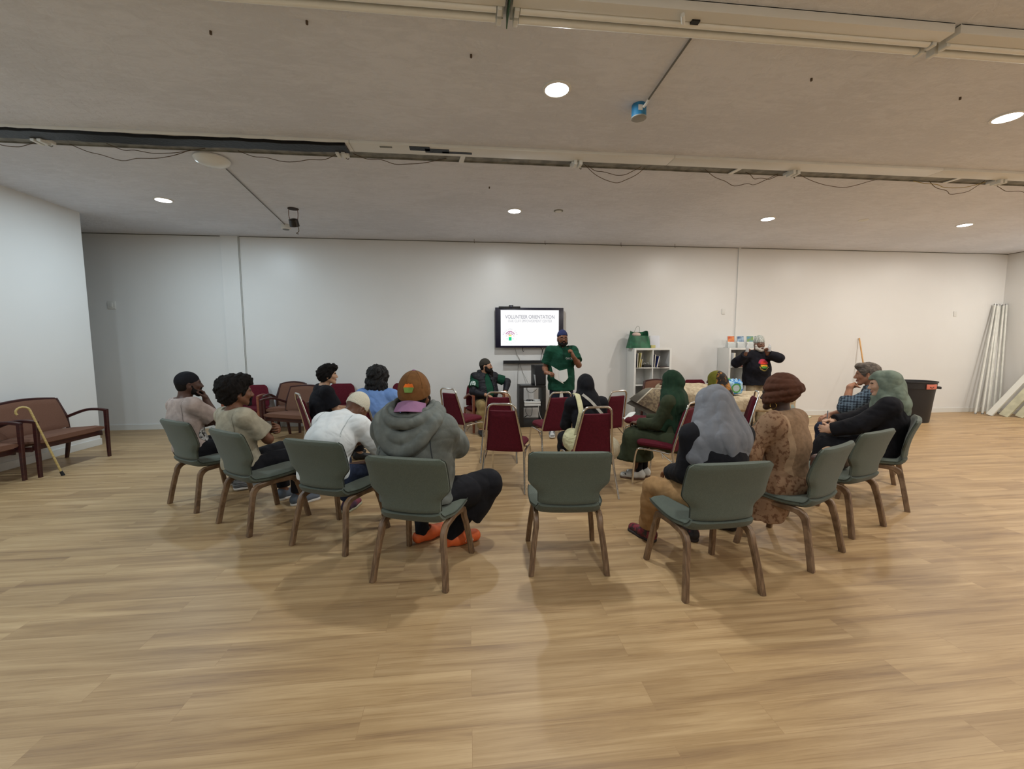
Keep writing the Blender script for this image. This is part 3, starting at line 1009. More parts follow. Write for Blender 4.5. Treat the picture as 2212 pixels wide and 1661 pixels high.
tag(MB().box((3.82, 7.98, 1.474), (0.28, 0.1, 0.006)).build('leaflet', mat('paper_white', 'e6e6e0', 0.7)), 'white leaflet lying flat on the cube shelf top', 'leaflet')

# booklet holders
M_acr = mat('clear_acrylic', 'dfe4e4', 0.08, alpha=0.35)
BK = [(5.34, 'b5482c', 'e08a4a', 'booklet with a red and orange cover in a clear holder'),
      (5.545, '2b4f7c', '9fb9cf', 'booklet with a dark blue cover in a clear holder'),
      (5.755, '4f8fb5', '7d9a4c', 'booklet with a blue and green landscape cover in a clear holder'),
      (5.93, '6fa7c4', '4a6a3a', 'booklet with a pale sky cover, partly behind the older man')]
for x, ca, cb, lab in BK:
    h = thing('brochure_holder', 'clear acrylic holder under the ' + lab.split(' in a')[0].split(',')[0], 'holder', (x, 8.08, 1.47), 0, 'brochure holders on the cube shelf')
    MB().box((0, 0.05, 0.075), (0.16, 0.004, 0.15)).build('back_plate', M_acr, h)
    MB().box((0, -0.04, 0.055), (0.16, 0.004, 0.11)).box((-0.08, 0, 0.05), (0.004, 0.09, 0.1)).box((0.08, 0, 0.05), (0.004, 0.09, 0.1)).build('pocket', M_acr, h)
    MB().box((0, 0, 0.003), (0.16, 0.09, 0.006)).build('foot', M_acr, h)
    b = thing('booklet', lab, 'booklet', (x, 8.085, 1.48), 0, 'booklets in the holders')
    Rb = Matrix.Rotation(-0.12, 3, 'X')
    MB().box(Vector((0, 0.0, 0.115)), (0.14, 0.022, 0.22), Rb).build('pages', mat('paper_white', 'e6e6e0', 0.7), b)
    mbk = MB()
    mbk.box(Rb @ Vector((0, -0.0125, 0.055)) + Vector((0, 0, 0.115)), (0.142, 0.002, 0.115), Rb)
    mbk.build('cover', mat('cover_top_' + ca, ca, 0.4, col2=cb, vscale=14), b)
    MB().box(Rb @ Vector((0, -0.0125, -0.055)) + Vector((0, 0, 0.115)), (0.142, 0.002, 0.105), Rb).build('lower_cover', mat('cover_pale', 'd8dbd8', 0.5), b)

# ------------------------------------------------------------------ bin, broom, tubes
bn = thing('trash_bin', 'large black rubbish bin by the back wall behind the sage headscarf', 'bin', (8.86, 7.45, 0))
M_bin = mat('black_bin_plastic', '232224', 0.5)
MB().lathe([(0.0, 0.0), (0.25, 0.0), (0.258, 0.02), (0.31, 0.66), (0.325, 0.67), (0.33, 0.78), (0.345, 0.785), (0.345, 0.81), (0.33, 0.81), (0.318, 0.7), (0.25, 0.03), (0.0, 0.03)], 40, cap=False).build('body', M_bin, bn)
for a in (-0.75, 2.4):
    MB().box((0.35 * math.cos(a), 0.35 * math.sin(a), 0.69), (0.06, 0.14, 0.045), rotz(a), bev=0.01).build('handle', M_bin, bn)
a = -1.62
Rb = rotz(a + PI / 2)
lb = MB().box((0.332 * math.cos(a), 0.332 * math.sin(a), 0.715), (0.2, 0.012, 0.095), Rb, bev=0.003).build('sticker', mat('salmon_sticker', 'c9705c', 0.6), bn)
pc = Vector((math.cos(a), math.sin(a), 0))
MB().tube([pc * 0.34 + Rb @ Vector((0.035 * math.cos(t), 0, 0.718 + 0.022 * math.sin(t))) for t in [PI + PI * k / 8 for k in range(9)]] , 0.006, 6).build('sticker_mark', M_black, lb)
tag(MB().tube([(8.30, 7.75, 0.0), (8.44, 8.30, 1.67)], 0.014, 10).build('broom_handle', mat('pale_broom_wood', 'c99a5f', 0.5, var=0.1)), 'pale wooden broom handle leaning on the back wall beyond the plaid shirt', 'broom handle')

M_tube = mat('white_glass_tube', 'd6d8d2', 0.2, var=0.05)
M_cap = mat('tube_end_metal', '9a9a98', 0.3, metal=0.8)
TUB = [(11.10, 8.02, 11.66, 8.26), (11.22, 7.98, 11.70, 8.24), (11.31, 7.96, 11.74, 8.25), (11.40, 8.0, 11.79, 8.27), (11.49, 7.98, 11.82, 8.22), (11.57, 8.02, 11.87, 8.27), (11.66, 8.0, 11.91, 8.23)]
for i, (x, y, X, Y) in enumerate(TUB):
    p, q = Vector((x, y, 0.0)), Vector((X, Y, 2.42 - 0.012 * (i % 3)))
    t = thing('fluorescent_tube', 'white fluorescent tube leaning in the corner, ' + ['outermost of the bundle', 'second in the bundle from the bin', 'third in the bundle from the bin', 'middle of the bundle', 'third in the bundle from the side wall', 'second in the bundle from the side wall', 'nearest the side wall'][i],
              'tube', p, 0, 'fluorescent tubes leaning in the corner')
    d = q - p
    MB().tube([d * 0.012, d * 0.988], 0.0195, 12).build('glass', M_tube, t)
    for k in (0.0, 0.988):
        MB().tube([d * k, d * (k + 0.012)], 0.020, 12).build('end_cap', M_cap, t)
M_pan = mat('white_enamel_channel', 'd2d3cc', 0.4)
M_pan2 = mat('aged_cream_channel', 'b7b59c', 0.5, var=0.12)
CH = [((11.13, 7.80), (11.86, 7.55), 1.16, M_pan, 0.10, 'bright white light channel sloping against the side wall, in front of the tubes'),
      ((11.28, 7.66), (11.86, 7.38), 1.08, M_pan2, 0.14, 'cream light channel sloping behind the bright white one'),
      ((11.42, 7.50), (11.85, 7.20), 1.02, M_pan2, 0.12, 'cream light channel with a wire and holder at its top'),
      ((11.56, 7.32), (11.86, 7.02), 0.95, M_pan, 0.10, 'narrow light channel nearest the picture edge')]
for i, (a, b, h, m, w, lab) in enumerate(CH):
    t = thing('light_channel', lab, 'light channel', (a[0], a[1], 0), 0, 'light channels leaning on the side wall')
    p, q = Vector((0, 0, 0.02)), Vector((b[0] - a[0], b[1] - a[1], h))
    d = (q - p).normalized()
    s = Vector((0.35, -1, 0.1))
    s = (s - d * s.dot(d)).normalized()
    nrm = d.cross(s)
    mbx = MB()
    for off, ww, tt in ((0, w, 0.006), (w / 2, 0.006, 0.04), (-w / 2, 0.006, 0.04)):
        mbx.bar([p + s * off + nrm * 0.02 * (1 if tt > 0.01 else 0), q + s * off + nrm * 0.02 * (1 if tt > 0.01 else 0)], ww, tt, s)
    mbx.build('channel', m, t)
    if i == 2:
        MB().box(q * 0.86 + nrm * 0.045, (0.09, 0.05, 0.06), bev=0.006).build('lamp_holder', M_pan, t)
        MB().tube(smooth_path([q * 0.8 + nrm * 0.05, q * 0.9 + nrm * 0.09 + s * 0.05, q * 0.97 + nrm * 0.05, q * 0.9 + nrm * 0.05 - s * 0.06], 6), 0.004, 6).build('wire', mat('brown_wire', '6b4a3a', 0.6), t)
tag(MB().box((11.72, 7.0, 0.012), (0.35, 0.9, 0.02), rotz(0.25), bev=0.003).build('metal_panel', M_pan2), 'flat pale metal panel on the floor by the side wall', 'panel')

# ------------------------------------------------------------------ plates on the walls
for i, (x, z, lab) in enumerate(((-6.32, 2.27, 'white switch plate in the shaded passage on the back wall'), (5.30, 2.22, 'blank white wall plate beside the pilaster line'),
                                 (10.75, 2.20, 'blank white wall plate near the corner with the tubes'))):
    t = thing('wall_plate', lab, 'wall plate', (x, BACK, z), 0, 'plates on the back wall')
    MB().box((0, -0.006, 0), (0.13 if i == 0 else 0.075, 0.012, 0.14 if i == 0 else 0.115), bev=0.003).build('plate', M_base, t)
    if i == 0:
        MB().box((0.0, -0.014, 0), (0.05, 0.01, 0.08), bev=0.003).build('toggle', M_base, t)
# ------------------------------------------------------------------ ceiling fittings
M_chan = mat('white_enamel_strip', 'e4e4df', 0.35)
M_trough = mat('weathered_metal_trough', '6d6c64', 0.6, col2='8b8a80', vscale=9)
M_tape = mat('black_tape', '060607', 0.4, bump=0.3, bscale=30, spec=0.25)
M_sock = mat('white_lamp_socket', 'dedfda', 0.4)
M_wire = mat('dark_brown_wire', '574634', 0.6)
M_wirey = mat('yellow_wire', 'a08c3c', 0.6)

# far strip light, stripped of its lamps: an L of white channel with an open trough behind it
strip = thing('strip_light_housing', 'long ceiling strip light without lamps, white channel beside an open wired trough', 'light fitting', (0, 4.42, CEIL))
X0, X1 = -6.6 + 0.9, 11.9
segs = [X0, -1.12, 2.2, 5.4, 8.6, X1]
for a, b in zip(segs, segs[1:]):
    MB().box(((a + b) / 2, 0.095, -0.015), (b - a - 0.004, 0.19, 0.03), bev=0.003).build('channel', M_chan, strip)
MB().box(((X0 + X1) / 2, 0.275, -0.003), (X1 - X0, 0.17, 0.006)).box(((X0 + X1) / 2, 0.36, -0.008), (X1 - X0, 0.008, 0.016)).build('trough', M_trough, strip)
for x in (0.0, 3.1, 5.9):
    MB().box((x - 0.03, 0.27, -0.016), (0.05, 0.19, 0.010), rotz(0.15)).build('cross_strap', M_chan, strip)
for x in (-4.0, -1.25, 1.2, 3.72, 6.4):
    s = MB().box((x - 0.028, 0.20, -0.05), (0.035, 0.11, 0.05), bev=0.006).box((x + 0.028, 0.20, -0.05), (0.035, 0.11, 0.05), bev=0.006).box((x, 0.24, -0.035), (0.12, 0.1, 0.03), bev=0.005).build('lamp_socket', M_sock, strip)
    MB().tube(smooth_path([(x + 0.02, 0.23, -0.06), (x + 0.05, 0.24, -0.085), (x + 0.06, 0.25, -0.07)], 4), 0.004, 6).build('contact', M_trough, s)
# black tape and film stuck along the channel
tp = MB()
tp.bar(smooth_path([(X0, 0.085, -0.036), (-4.3, 0.085, -0.040), (-3.9, 0.09, -0.036), (-3.3, 0.085, -0.044), (-2.8, 0.095, -0.044), (-2.2, 0.085, -0.040), (-1.75, 0.085, -0.044), (-1.16, 0.085, -0.040)], 6), [0.165 + 0.012 * math.sin(i * 1.7) for i in range(43)], 0.032, (0, 1, 0))
tp.build('black_tape_wrap', M_tape, strip)
MB().box((-0.45, 0.05, -0.0315), (0.2, 0.085, 0.003)).box((-0.28, 0.085, -0.0315), (0.24, 0.085, 0.003)).box((-0.08, 0.11, -0.0315), (0.3, 0.04, 0.003)).build('black_film_patch', M_tape, strip)
MB().box((-0.78, 0.05, -0.031), (0.12, 0.03, 0.002)).build('printed_label', mat('grey_print', '77776f', 0.6), strip)
rnd = random.Random(3)
for (a, b, sag) in ((-4.7, -4.15, 0.05), (-3.85, -2.75, 0.14), (-3.5, -2.6, 0.05), (-2.3, -1.3, 0.09), (-1.15, -0.2, 0.05), (1.3, 2.0, 0.16), (1.35, 1.95, 0.08), (2.7, 3.6, 0.14), (3.2, 3.65, 0.06), (3.85, 4.9, 0.12), (5.6, 6.3, 0.14), (5.4, 6.35, 0.07), (6.5, 7.2, 0.1)):
    pts = []
    for k in range(8):
        t = k / 7
        pts.append((a + (b - a) * t, 0.30 + rnd.uniform(-0.03, 0.03), -0.02 - sag * 4 * t * (1 - t) + rnd.uniform(-0.012, 0.012)))
    MB().tube(smooth_path(pts, 4), 0.0035, 5).build('loose_wire', M_wirey if rnd.random() < 0.25 else M_wire, strip)

# near strip lights with their unlit tubes
for (a, b, lab) in ((-3.2, 0.24, 'ceiling strip light with unlit tubes at the very top edge'), (0.28, 3.05, 'long ceiling strip light with unlit tubes ending at the pair of white holders'), (3.09, 6.6, 'ceiling strip light with unlit tubes running out at the corner of the picture')):
    t = thing('strip_light', lab, 'strip light', ((a + b) / 2, 2.60, CEIL), 0, 'strip lights with unlit tubes')
    L = b - a
    MB().box((0, -0.055, -0.03), (L, 0.085, 0.06), bev=0.004).build('housing', M_chan, t)
    MB().box((0, 0.02, -0.006), (L, 0.235, 0.012), bev=0.003).box((0, 0.135, -0.014), (L, 0.008, 0.02)).build('reflector', M_chan, t)
    for y in (0.016, 0.09):
        tb = MB().tube([(-L / 2 + 0.05, y, -0.05), (L / 2 - 0.05, y, -0.05)], 0.0225, 14).build('tube', mat('unlit_tube_glass', 'f0f1ec', 0.15), t)
        for s in (-1, 1):
            MB().box((s * (L / 2 - 0.03), y, -0.042), (0.03, 0.055, 0.07), bev=0.006).build('lamp_holder', M_sock, t)
    if a > 0 and a < 1:
        MB().tube(smooth_path([(-0.38, -0.05, -0.05), (-0.36, -0.03, -0.08), (-0.40, -0.10, -0.09)], 5), 0.012, 8).build('hook', M_sock, t)
        MB().box((-0.28, -0.02, -0.055), (0.05, 0.03, 0.03)).build('clip', M_black, t)
MB_green = tag(MB().box((0.26, 2.62, CEIL - 0.045), (0.006, 0.2, 0.08)).build('end_plate', mat('green_edge_plate', '28543a', 0.5)), 'thin dark green end plate between two ceiling strip lights', 'plate')

# blue junction box and its conduit
jb = thing('junction_box', 'blue round electrical box on the ceiling at the end of a thin conduit', 'junction box', (1.45, 3.57, CEIL))
MB().lathe([(0.058, 0), (0.06, -0.012), (0.06, -0.1), (0.056, -0.104)], 28).build('box_body', mat('blue_plastic', '2f7fae', 0.45, var=0.15, vscale=20), jb)
MB().lathe([(0.062, -0.1), (0.062, -0.108), (0.05, -0.112)], 28).build('lid', mat('grey_lid', '9a9a94', 0.5), jb)
MB().box((-0.012, -0.0615, -0.05), (0.036, 0.004, 0.042)).build('white_square_label', M_sock, jb)
MB().tube([(0.015, -0.06, -0.045), (0.025, -0.09, -0.035), (0.03, -0.12, -0.02)], 0.011, 8).build('cable_gland', M_sock, jb)
tag(MB().tube([(1.48, 3.45, CEIL - 0.018), (1.47, 2.74, CEIL - 0.012)], 0.007, 8).build('conduit', mat('grey_conduit', '6c6a62', 0.5)), 'thin grey conduit running over the ceiling to the blue box', 'conduit')

# white dome fitting, its wire, the dangling socket
dm = thing('dome_light', 'unlit white dome ceiling fitting tucked by the taped strip light', 'ceiling light', (-2.68, 4.98, CEIL))
MB().lathe([(0.02, 0.0), (0.165, -0.005), (0.17, -0.02), (0.15, -0.05), (0.09, -0.075), (0.0, -0.085)], 36, cap=False).build('dome', mat('white_dome', 'e6e7e4', 0.25), dm)
tag(MB().tube([(-2.66, 5.14, CEIL - 0.01), (-2.95, 7.46, CEIL - 0.01)], 0.006, 6).build('surface_wire', mat('grey_conduit', '6c6a62', 0.5)), 'thin wire across the ceiling from the dome fitting to the small white puck', 'wire')
pk = thing('ceiling_puck', 'small white round fitting on the ceiling at the end of the thin wire', 'ceiling fitting', (-2.96, 7.5, CEIL))
MB().lathe([(0.075, 0), (0.08, -0.01), (0.075, -0.06), (0.06, -0.07)], 24).build('puck_body', M_sock, pk)
MB().lathe([(0.055, -0.068), (0.05, -0.074)], 24).build('puck_face', mat('dark_puck_face', '5a5a58', 0.4), pk)
ds = thing('dangling_socket', 'dark lamp socket dangling on two wires from a ceiling opening', 'socket', (-2.5, 6.62, CEIL))
MB().lathe([(0.075, 0), (0.075, -0.006), (0.06, -0.008)], 24).build('ceiling_opening', mat('dark_hole_rim', '33251f', 0.8), ds)
for s in (-1, 1):
    MB().tube(smooth_path([(s * 0.06, 0, -0.005), (s * 0.065, 0.0, -0.09), (s * 0.05, 0.01, -0.17)], 5), 0.0045, 6).build('wire', mat('brown_wire', '6b4a3a', 0.6), ds)
MB().lathe([(0.03, 0.06), (0.062, 0.05), (0.068, -0.045), (0.05, -0.05), (0.045, 0.0)], 24, (0, 0.01, -0.20), Matrix.Rotation(0.5, 3, 'X')).build('socket_cup', mat('dark_socket', '1d1714', 0.4), ds)
MB().tube(smooth_path([(0.05, 0.02, -0.24), (0.055, 0.03, -0.31), (0.02, 0.03, -0.34), (0.05, 0.03, -0.35)], 5), 0.005, 6).build('loose_wire', M_wire, ds)

for i, (x, y, m, lab) in enumerate(((1.37, 6.34, M_sock, 'small white sensor ring on the ceiling beside the middle downlight'), (6.35, 6.32, M_sock, 'round white cover plate on the ceiling between two downlights'))):
    t = thing('ceiling_cover', lab, 'ceiling fitting', (x, y, CEIL))
    MB().lathe([(0.07, 0), (0.07, -0.006), (0.05, -0.012)], 24).build('disc', M_ring if i else M_trough, t)
    MB().lathe([(0.05, -0.011), (0.048, -0.014)], 24).build('centre', M_sock, t)
for (x, y) in ((-0.96, 2.9), (-1.6, 3.05), (0.05, 3.1), (2.6, 3.1), (4.0, 3.2), (0.3, 5.5)):
    tag(MB().tube([(x, y, CEIL), (x, y, CEIL - 0.02)], 0.008, 8).build('ceiling_anchor', M_wire), 'small dark screw anchor left in the stucco ceiling', 'anchor', 'screw anchors in the ceiling')
for x in (0.15, 1.5, 3.0, 4.1):
    tag(MB().tube(smooth_path([(x, 8.12, CEIL), (x, 8.12, CEIL - 0.06), (x + 0.012, 8.12, CEIL - 0.075)], 3), 0.004, 6).build('ceiling_hook', M_wire), 'small wire hook hanging from the ceiling along the back wall', 'hook', 'wire hooks along the back wall')

# ------------------------------------------------------------------ carpet-covered table, rug, water pack
M_carp = mat('beige_carved_carpet', 'ab9b82', 0.95, bump=0.8, bscale=45, col2='c4b69c', vscale=16, vlo=0.42, vhi=0.58, spec=0.1)
M_carp2 = mat('grey_brown_patterned_rug', '75695a', 0.95, bump=0.3, bscale=120, col2='94876f', vscale=28, vlo=0.45, vhi=0.55, spec=0.1)
M_edge = mat('grey_rug_border', '6c6a62', 0.95, bump=0.2, bscale=200, spec=0.1)
M_line = mat('pale_rug_line', 'c9c3b2', 0.95, spec=0.1)
tb = thing('folding_table', 'folding table buried under beige carpets', 'table', (4.05, 6.45, 0), -0.03)
MB().box((0, 0.05, 0.60), (2.0, 0.7, 0.035), bev=0.006).build('tabletop', mat('dark_table_edge', '2c1a16', 0.5), tb)
for sx in (-1, 1):
    for sy in (-1, 1):
        MB().tube([(sx * 0.85, 0.05 + sy * 0.26, 0.0), (sx * 0.85, 0.05 + sy * 0.26, 0.59)], 0.014, 8).build('leg', M_rack, tb)
# ------------------------------------------------------------------ soft shapes: blended fields turned into one skin
def V3(*a):
    return np.array(a if len(a) == 3 else a[0], dtype=np.float64)


def unit(v):
    v = np.asarray(v, float)
    return v / (np.linalg.norm(v) + 1e-12)


def rx(a):
    c, s = math.cos(a), math.sin(a)
    return np.array([[1, 0, 0], [0, c, -s], [0, s, c]])


def rzm(a):
    c, s = math.cos(a), math.sin(a)
    return np.array([[c, -s, 0], [s, c, 0], [0, 0, 1]])


def rym(a):
    c, s = math.cos(a), math.sin(a)
    return np.array([[c, 0, s], [0, 1, 0], [-s, 0, c]])


class Soft:
    def __init__(self, k=0.02):
        self.k = k
        self.items = []
        self.wr = None

    def _add(self, op, f, lo, hi, k):
        self.items.append((op, f, np.asarray(lo, float), np.asarray(hi, float), self.k if k is None else k))
        return self

    def cap(self, a, b, ra, rb=None, k=None, wide=None, flat=(0, 0), op='u'):
        a, b = V3(a), V3(b)
        rb = ra if rb is None else rb
        d = b - a
        L = np.linalg.norm(d) + 1e-9
        u = d / L
        wa, wf = (unit(wide[0]), wide[1]) if wide else (None, 1.0)

        def f(X, Y, Z):
            px, py, pz = X - a[0], Y - a[1], Z - a[2]
            t = (px * u[0] + py * u[1] + pz * u[2]) / L
            tc = np.clip(t, 0, 1)
            lo_, hi_ = (-1e3 if flat[0] else 0), (1e3 if flat[1] else 1)
            tt = np.clip(t, lo_, hi_)
            qx, qy, qz = px - tt * d[0], py - tt * d[1], pz - tt * d[2]
            if wa is not None:
                c = (qx * wa[0] + qy * wa[1] + qz * wa[2]) * (1 - 1 / wf)
                qx, qy, qz = qx - c * wa[0], qy - c * wa[1], qz - c * wa[2]
            r = np.sqrt(qx * qx + qy * qy + qz * qz) - (ra + (rb - ra) * tc)
            if flat[0]:
                r = np.maximum(r, -t * L)
            if flat[1]:
                r = np.maximum(r, (t - 1) * L)
            return r
        R = max(ra, rb) * max(1, wf)
        return self._add(op, f, np.minimum(a, b) - R, np.maximum(a, b) + R, k)

    def ell(self, c, r, R=None, k=None, op='u'):
        c, r = V3(c), V3(r)
        R = np.eye(3) if R is None else np.asarray(R)

        def f(X, Y, Z):
            px, py, pz = X - c[0], Y - c[1], Z - c[2]
            q = [(px * R[0, i] + py * R[1, i] + pz * R[2, i]) for i in range(3)]
            k0 = np.sqrt(sum((q[i] / r[i]) ** 2 for i in range(3))) + 1e-9
            k1 = np.sqrt(sum((q[i] / r[i] ** 2) ** 2 for i in range(3))) + 1e-9
            return k0 * (k0 - 1) / k1
        e = np.sqrt(((R * r[None, :]) ** 2).sum(1))
        return self._add(op, f, c - e, c + e, k)

    def box(self, c, h, rad=0.02, R=None, k=None, op='u'):
        c, h = V3(c), V3(h)
        R = np.eye(3) if R is None else np.asarray(R)

        def f(X, Y, Z):
            px, py, pz = X - c[0], Y - c[1], Z - c[2]
            q = [np.abs(px * R[0, i] + py * R[1, i] + pz * R[2, i]) - (h[i] - rad) for i in range(3)]
            o = np.sqrt(sum(np.maximum(v, 0) ** 2 for v in q))
            return o + np.minimum(np.maximum(np.maximum(q[0], q[1]), q[2]), 0) - rad
        e = (np.abs(R) * h[None, :]).sum(1)
        return self._add(op, f, c - e, c + e, k)

    def cut(self, p, n, ball=None, k=0.0):
        """drop what lies on the side n points to; ball = radius of effect round p"""
        p, n = V3(p), unit(n)
        B = ball or 3.0

        def f(X, Y, Z):
            d = (X - p[0]) * n[0] + (Y - p[1]) * n[1] + (Z - p[2]) * n[2]
            if ball:
                out = (X - p[0]) ** 2 + (Y - p[1]) ** 2 + (Z - p[2]) ** 2 > B * B
                d = np.where(out, -1.0, d)
            return d
        return self._add('x', f, p - B, p + B, k)

    def wrinkle(self, amp, freq, seed=0, axis=None, squash=1.0):
        self.wr = (self.wr or []) + [(amp, freq, seed, axis, squash)]
        return self

    def mesh(self, name, mats, parent, h=0.008, facemat=None, pad=0.02, kind=None):
        us = [it for it in self.items if it[0] == 'u']
        lo = np.min([it[2] for it in us], 0) - pad
        hi = np.max([it[3] for it in us], 0) + pad
        ax = [np.arange(lo[i], hi[i] + h, h, dtype=np.float32) for i in range(3)]
        F = np.full([len(a) for a in ax], 0.3, np.float32)
        for op, f, l, u, k in self.items:
            m = max(k, 0) + 2.5 * h
            sl = []
            for i in range(3):
                i0 = int(np.searchsorted(ax[i], l[i] - m))
                i1 = int(np.searchsorted(ax[i], u[i] + m))
                sl.append(slice(i0, i1))
            if any(s.stop - s.start < 1 for s in sl):
                continue
            X = ax[0][sl[0]][:, None, None]
            Y = ax[1][sl[1]][None, :, None]
            Z = ax[2][sl[2]][None, None, :]
            d = f(X, Y, Z).astype(np.float32)
            S = F[tuple(sl)]
            if op == 'u':
                if k > 0:
                    e = np.maximum(k - np.abs(S - d), 0) / k
                    S[...] = np.minimum(S, d) - e * e * k * 0.25
                else:
                    S[...] = np.minimum(S, d)
            elif op == 's':
                d = -d
                if k > 0:
                    e = np.maximum(k - np.abs(S - d), 0) / k
                    S[...] = np.maximum(S, d) + e * e * k * 0.25
                else:
                    S[...] = np.maximum(S, d)
            elif op == 'x':
                S[...] = np.maximum(S, d)
        for (amp, freq, seed, axis, squash) in (self.wr or []):
            near = np.argwhere(np.abs(F) < amp + 2.5 * h)
            P = np.stack([ax[i][near[:, i]] for i in range(3)], 1).astype(np.float64)
            if axis is not None:
                a = unit(axis)
                P = P - np.outer(P @ a, a) * (1 - squash)
            rs = np.random.RandomState(seed + 11)
            W = P * freq
            warp = np.zeros_like(W)
            for j in range(3):
                v = rs.normal(size=3) * 0.5
                warp[:, j] = 0.9 * np.sin(W @ v + rs.uniform(0, 6))
            W = W + warp
            n = np.zeros(len(P))
            for j in range(6):
                v = unit(rs.normal(size=3)) * (0.6 + 0.35 * j)
                q = np.sin(W @ v + rs.uniform(0, 6))
                n += (q if j % 2 else 1.3 * (1 - 2 * np.abs(q) ** 0.8)) / (1 + 0.35 * j)
            n /= 2.6
            F[near[:, 0], near[:, 1], near[:, 2]] += (amp * n).astype(np.float32)
        F[0], F[-1], F[:, 0], F[:, -1], F[:, :, 0], F[:, :, -1] = (0.3,) * 6
        verts, quads = surface_net(F, lo, h)
        me = bpy.data.meshes.new(name)
        me.vertices.add(len(verts))
        me.vertices.foreach_set('co', verts.astype(np.float32).ravel())
        nq = len(quads)
        me.loops.add(nq * 4)
        me.loops.foreach_set('vertex_index', quads.astype(np.int32).ravel())
        me.polygons.add(nq)
        me.polygons.foreach_set('loop_start', np.arange(0, nq * 4, 4, dtype=np.int32))
        me.polygons.foreach_set('use_smooth', np.ones(nq, bool))
        for m_ in (mats if isinstance(mats, (list, tuple)) else [mats]):
            me.materials.append(m_)
        if facemat is not None:
            cen = verts[quads].mean(1)
            me.polygons.foreach_set('material_index', facemat(cen).astype(np.int32))
        me.update(calc_edges=True)
        me.validate()
        o = bpy.data.objects.new(name, me)
        COL.objects.link(o)
        o.parent = parent
        if kind:
            o['kind'] = kind
        return o


def surface_net(F, lo, h):
    s = F < 0
    c = [s[i:i + s.shape[0] - 1, j:j + s.shape[1] - 1, k:k + s.shape[2] - 1] for i in (0, 1) for j in (0, 1) for k in (0, 1)]
    anyv = c[0].copy()
    allv = c[0].copy()
    for q in c[1:]:
        anyv |= q
        allv &= q
    act = anyv & ~allv
    cells = np.argwhere(act)
    idx = np.full(act.shape, -1, np.int64)
    idx[act] = np.arange(len(cells))
    off = np.array([(i, j, k) for i in (0, 1) for j in (0, 1) for k in (0, 1)])
    val = np.stack([F[cells[:, 0] + o[0], cells[:, 1] + o[1], cells[:, 2] + o[2]] for o in off], 1).astype(np.float64)
    acc = np.zeros((len(cells), 3))
    cnt = np.zeros(len(cells))
    for a in range(8):
        for b in range(a + 1, 8):
            if np.abs(off[a] - off[b]).sum() != 1:
                continue
            m = (val[:, a] < 0) != (val[:, b] < 0)
            t = val[m, a] / (val[m, a] - val[m, b])
            acc[m] += off[a] + t[:, None] * (off[b] - off[a])
            cnt[m] += 1
    P = (cells + acc / cnt[:, None]) * h + lo
    Q = []
    for axn in range(3):
        o1, o2 = [(1, 2), (2, 0), (0, 1)][axn]
        n = list(s.shape)
        a = [slice(None)] * 3
        b = [slice(None)] * 3
        a[axn] = slice(0, n[axn] - 1)
        b[axn] = slice(1, n[axn])
        ch = s[tuple(a)] != s[tuple(b)]
        E = np.argwhere(ch)
        E = E[(E[:, o1] > 0) & (E[:, o2] > 0) & (E[:, o1] < n[o1] - 1) & (E[:, o2] < n[o2] - 1)]
        inside = s[E[:, 0], E[:, 1], E[:, 2]]

        def cell(d1, d2):
            X = E.copy()
            X[:, o1] -= d1
            X[:, o2] -= d2
            return idx[X[:, 0], X[:, 1], X[:, 2]]
        q = np.stack([cell(1, 1), cell(0, 1), cell(0, 0), cell(1, 0)], 1)
        q[~inside] = q[~inside][:, ::-1]
        Q.append(q)
    return P, np.concatenate(Q)


def decal(o, target, into, off=0.004):
    """lay a flat print on the cloth it belongs to"""
    from mathutils.bvhtree import BVHTree
    me = target.data
    n = len(me.polygons)
    idx = np.empty(n * 4, np.int32)
    me.loops.foreach_get('vertex_index', idx)
    bvh = BVHTree.FromPolygons([v.co.copy() for v in me.vertices], idx.reshape(-1, 4).tolist())
    d = Vector(into).normalized()
    bm = bmesh.new()
    bm.from_mesh(o.data)
    bm.transform(o.matrix_basis)
    for v in bm.verts:
        hit = bvh.ray_cast(v.co - d * 0.3, d, 0.8)
        if hit[0] is not None:
            v.co = hit[0] - d * off
    bm.to_mesh(o.data)
    bm.free()
    o.matrix_basis = Matrix.Identity(4)
    return o


def flat_print(poly, M, name, m, parent, cuts=2):
    bm = bmesh.new()
    bm.faces.new([bm.verts.new(M @ Vector((x, y, 0))) for x, y in poly])
    bmesh.ops.triangulate(bm, faces=bm.faces[:])
    bmesh.ops.subdivide_edges(bm, edges=bm.edges[:], cuts=cuts, use_grid_fill=True)
    me = bpy.data.meshes.new(name)
    bm.to_mesh(me)
    bm.free()
    me.materials.append(m)
    o = bpy.data.objects.new(name, me)
    COL.objects.link(o)
    o.parent = parent
    return o


# ------------------------------------------------------------------ people
def ik(a, t, l1, l2, hint):
    a, t = V3(a), V3(t)
    d = t - a
    D = min(np.linalg.norm(d), (l1 + l2) * 0.995)
    u = unit(d)
    t = a + u * D
    x = (l1 * l1 - l2 * l2 + D * D) / (2 * D)
    hgt = math.sqrt(max(0, l1 * l1 - x * x))
    hv = V3(hint)
    hv = unit(hv - u * (hv @ u))
    return a + u * x + hv * hgt, t


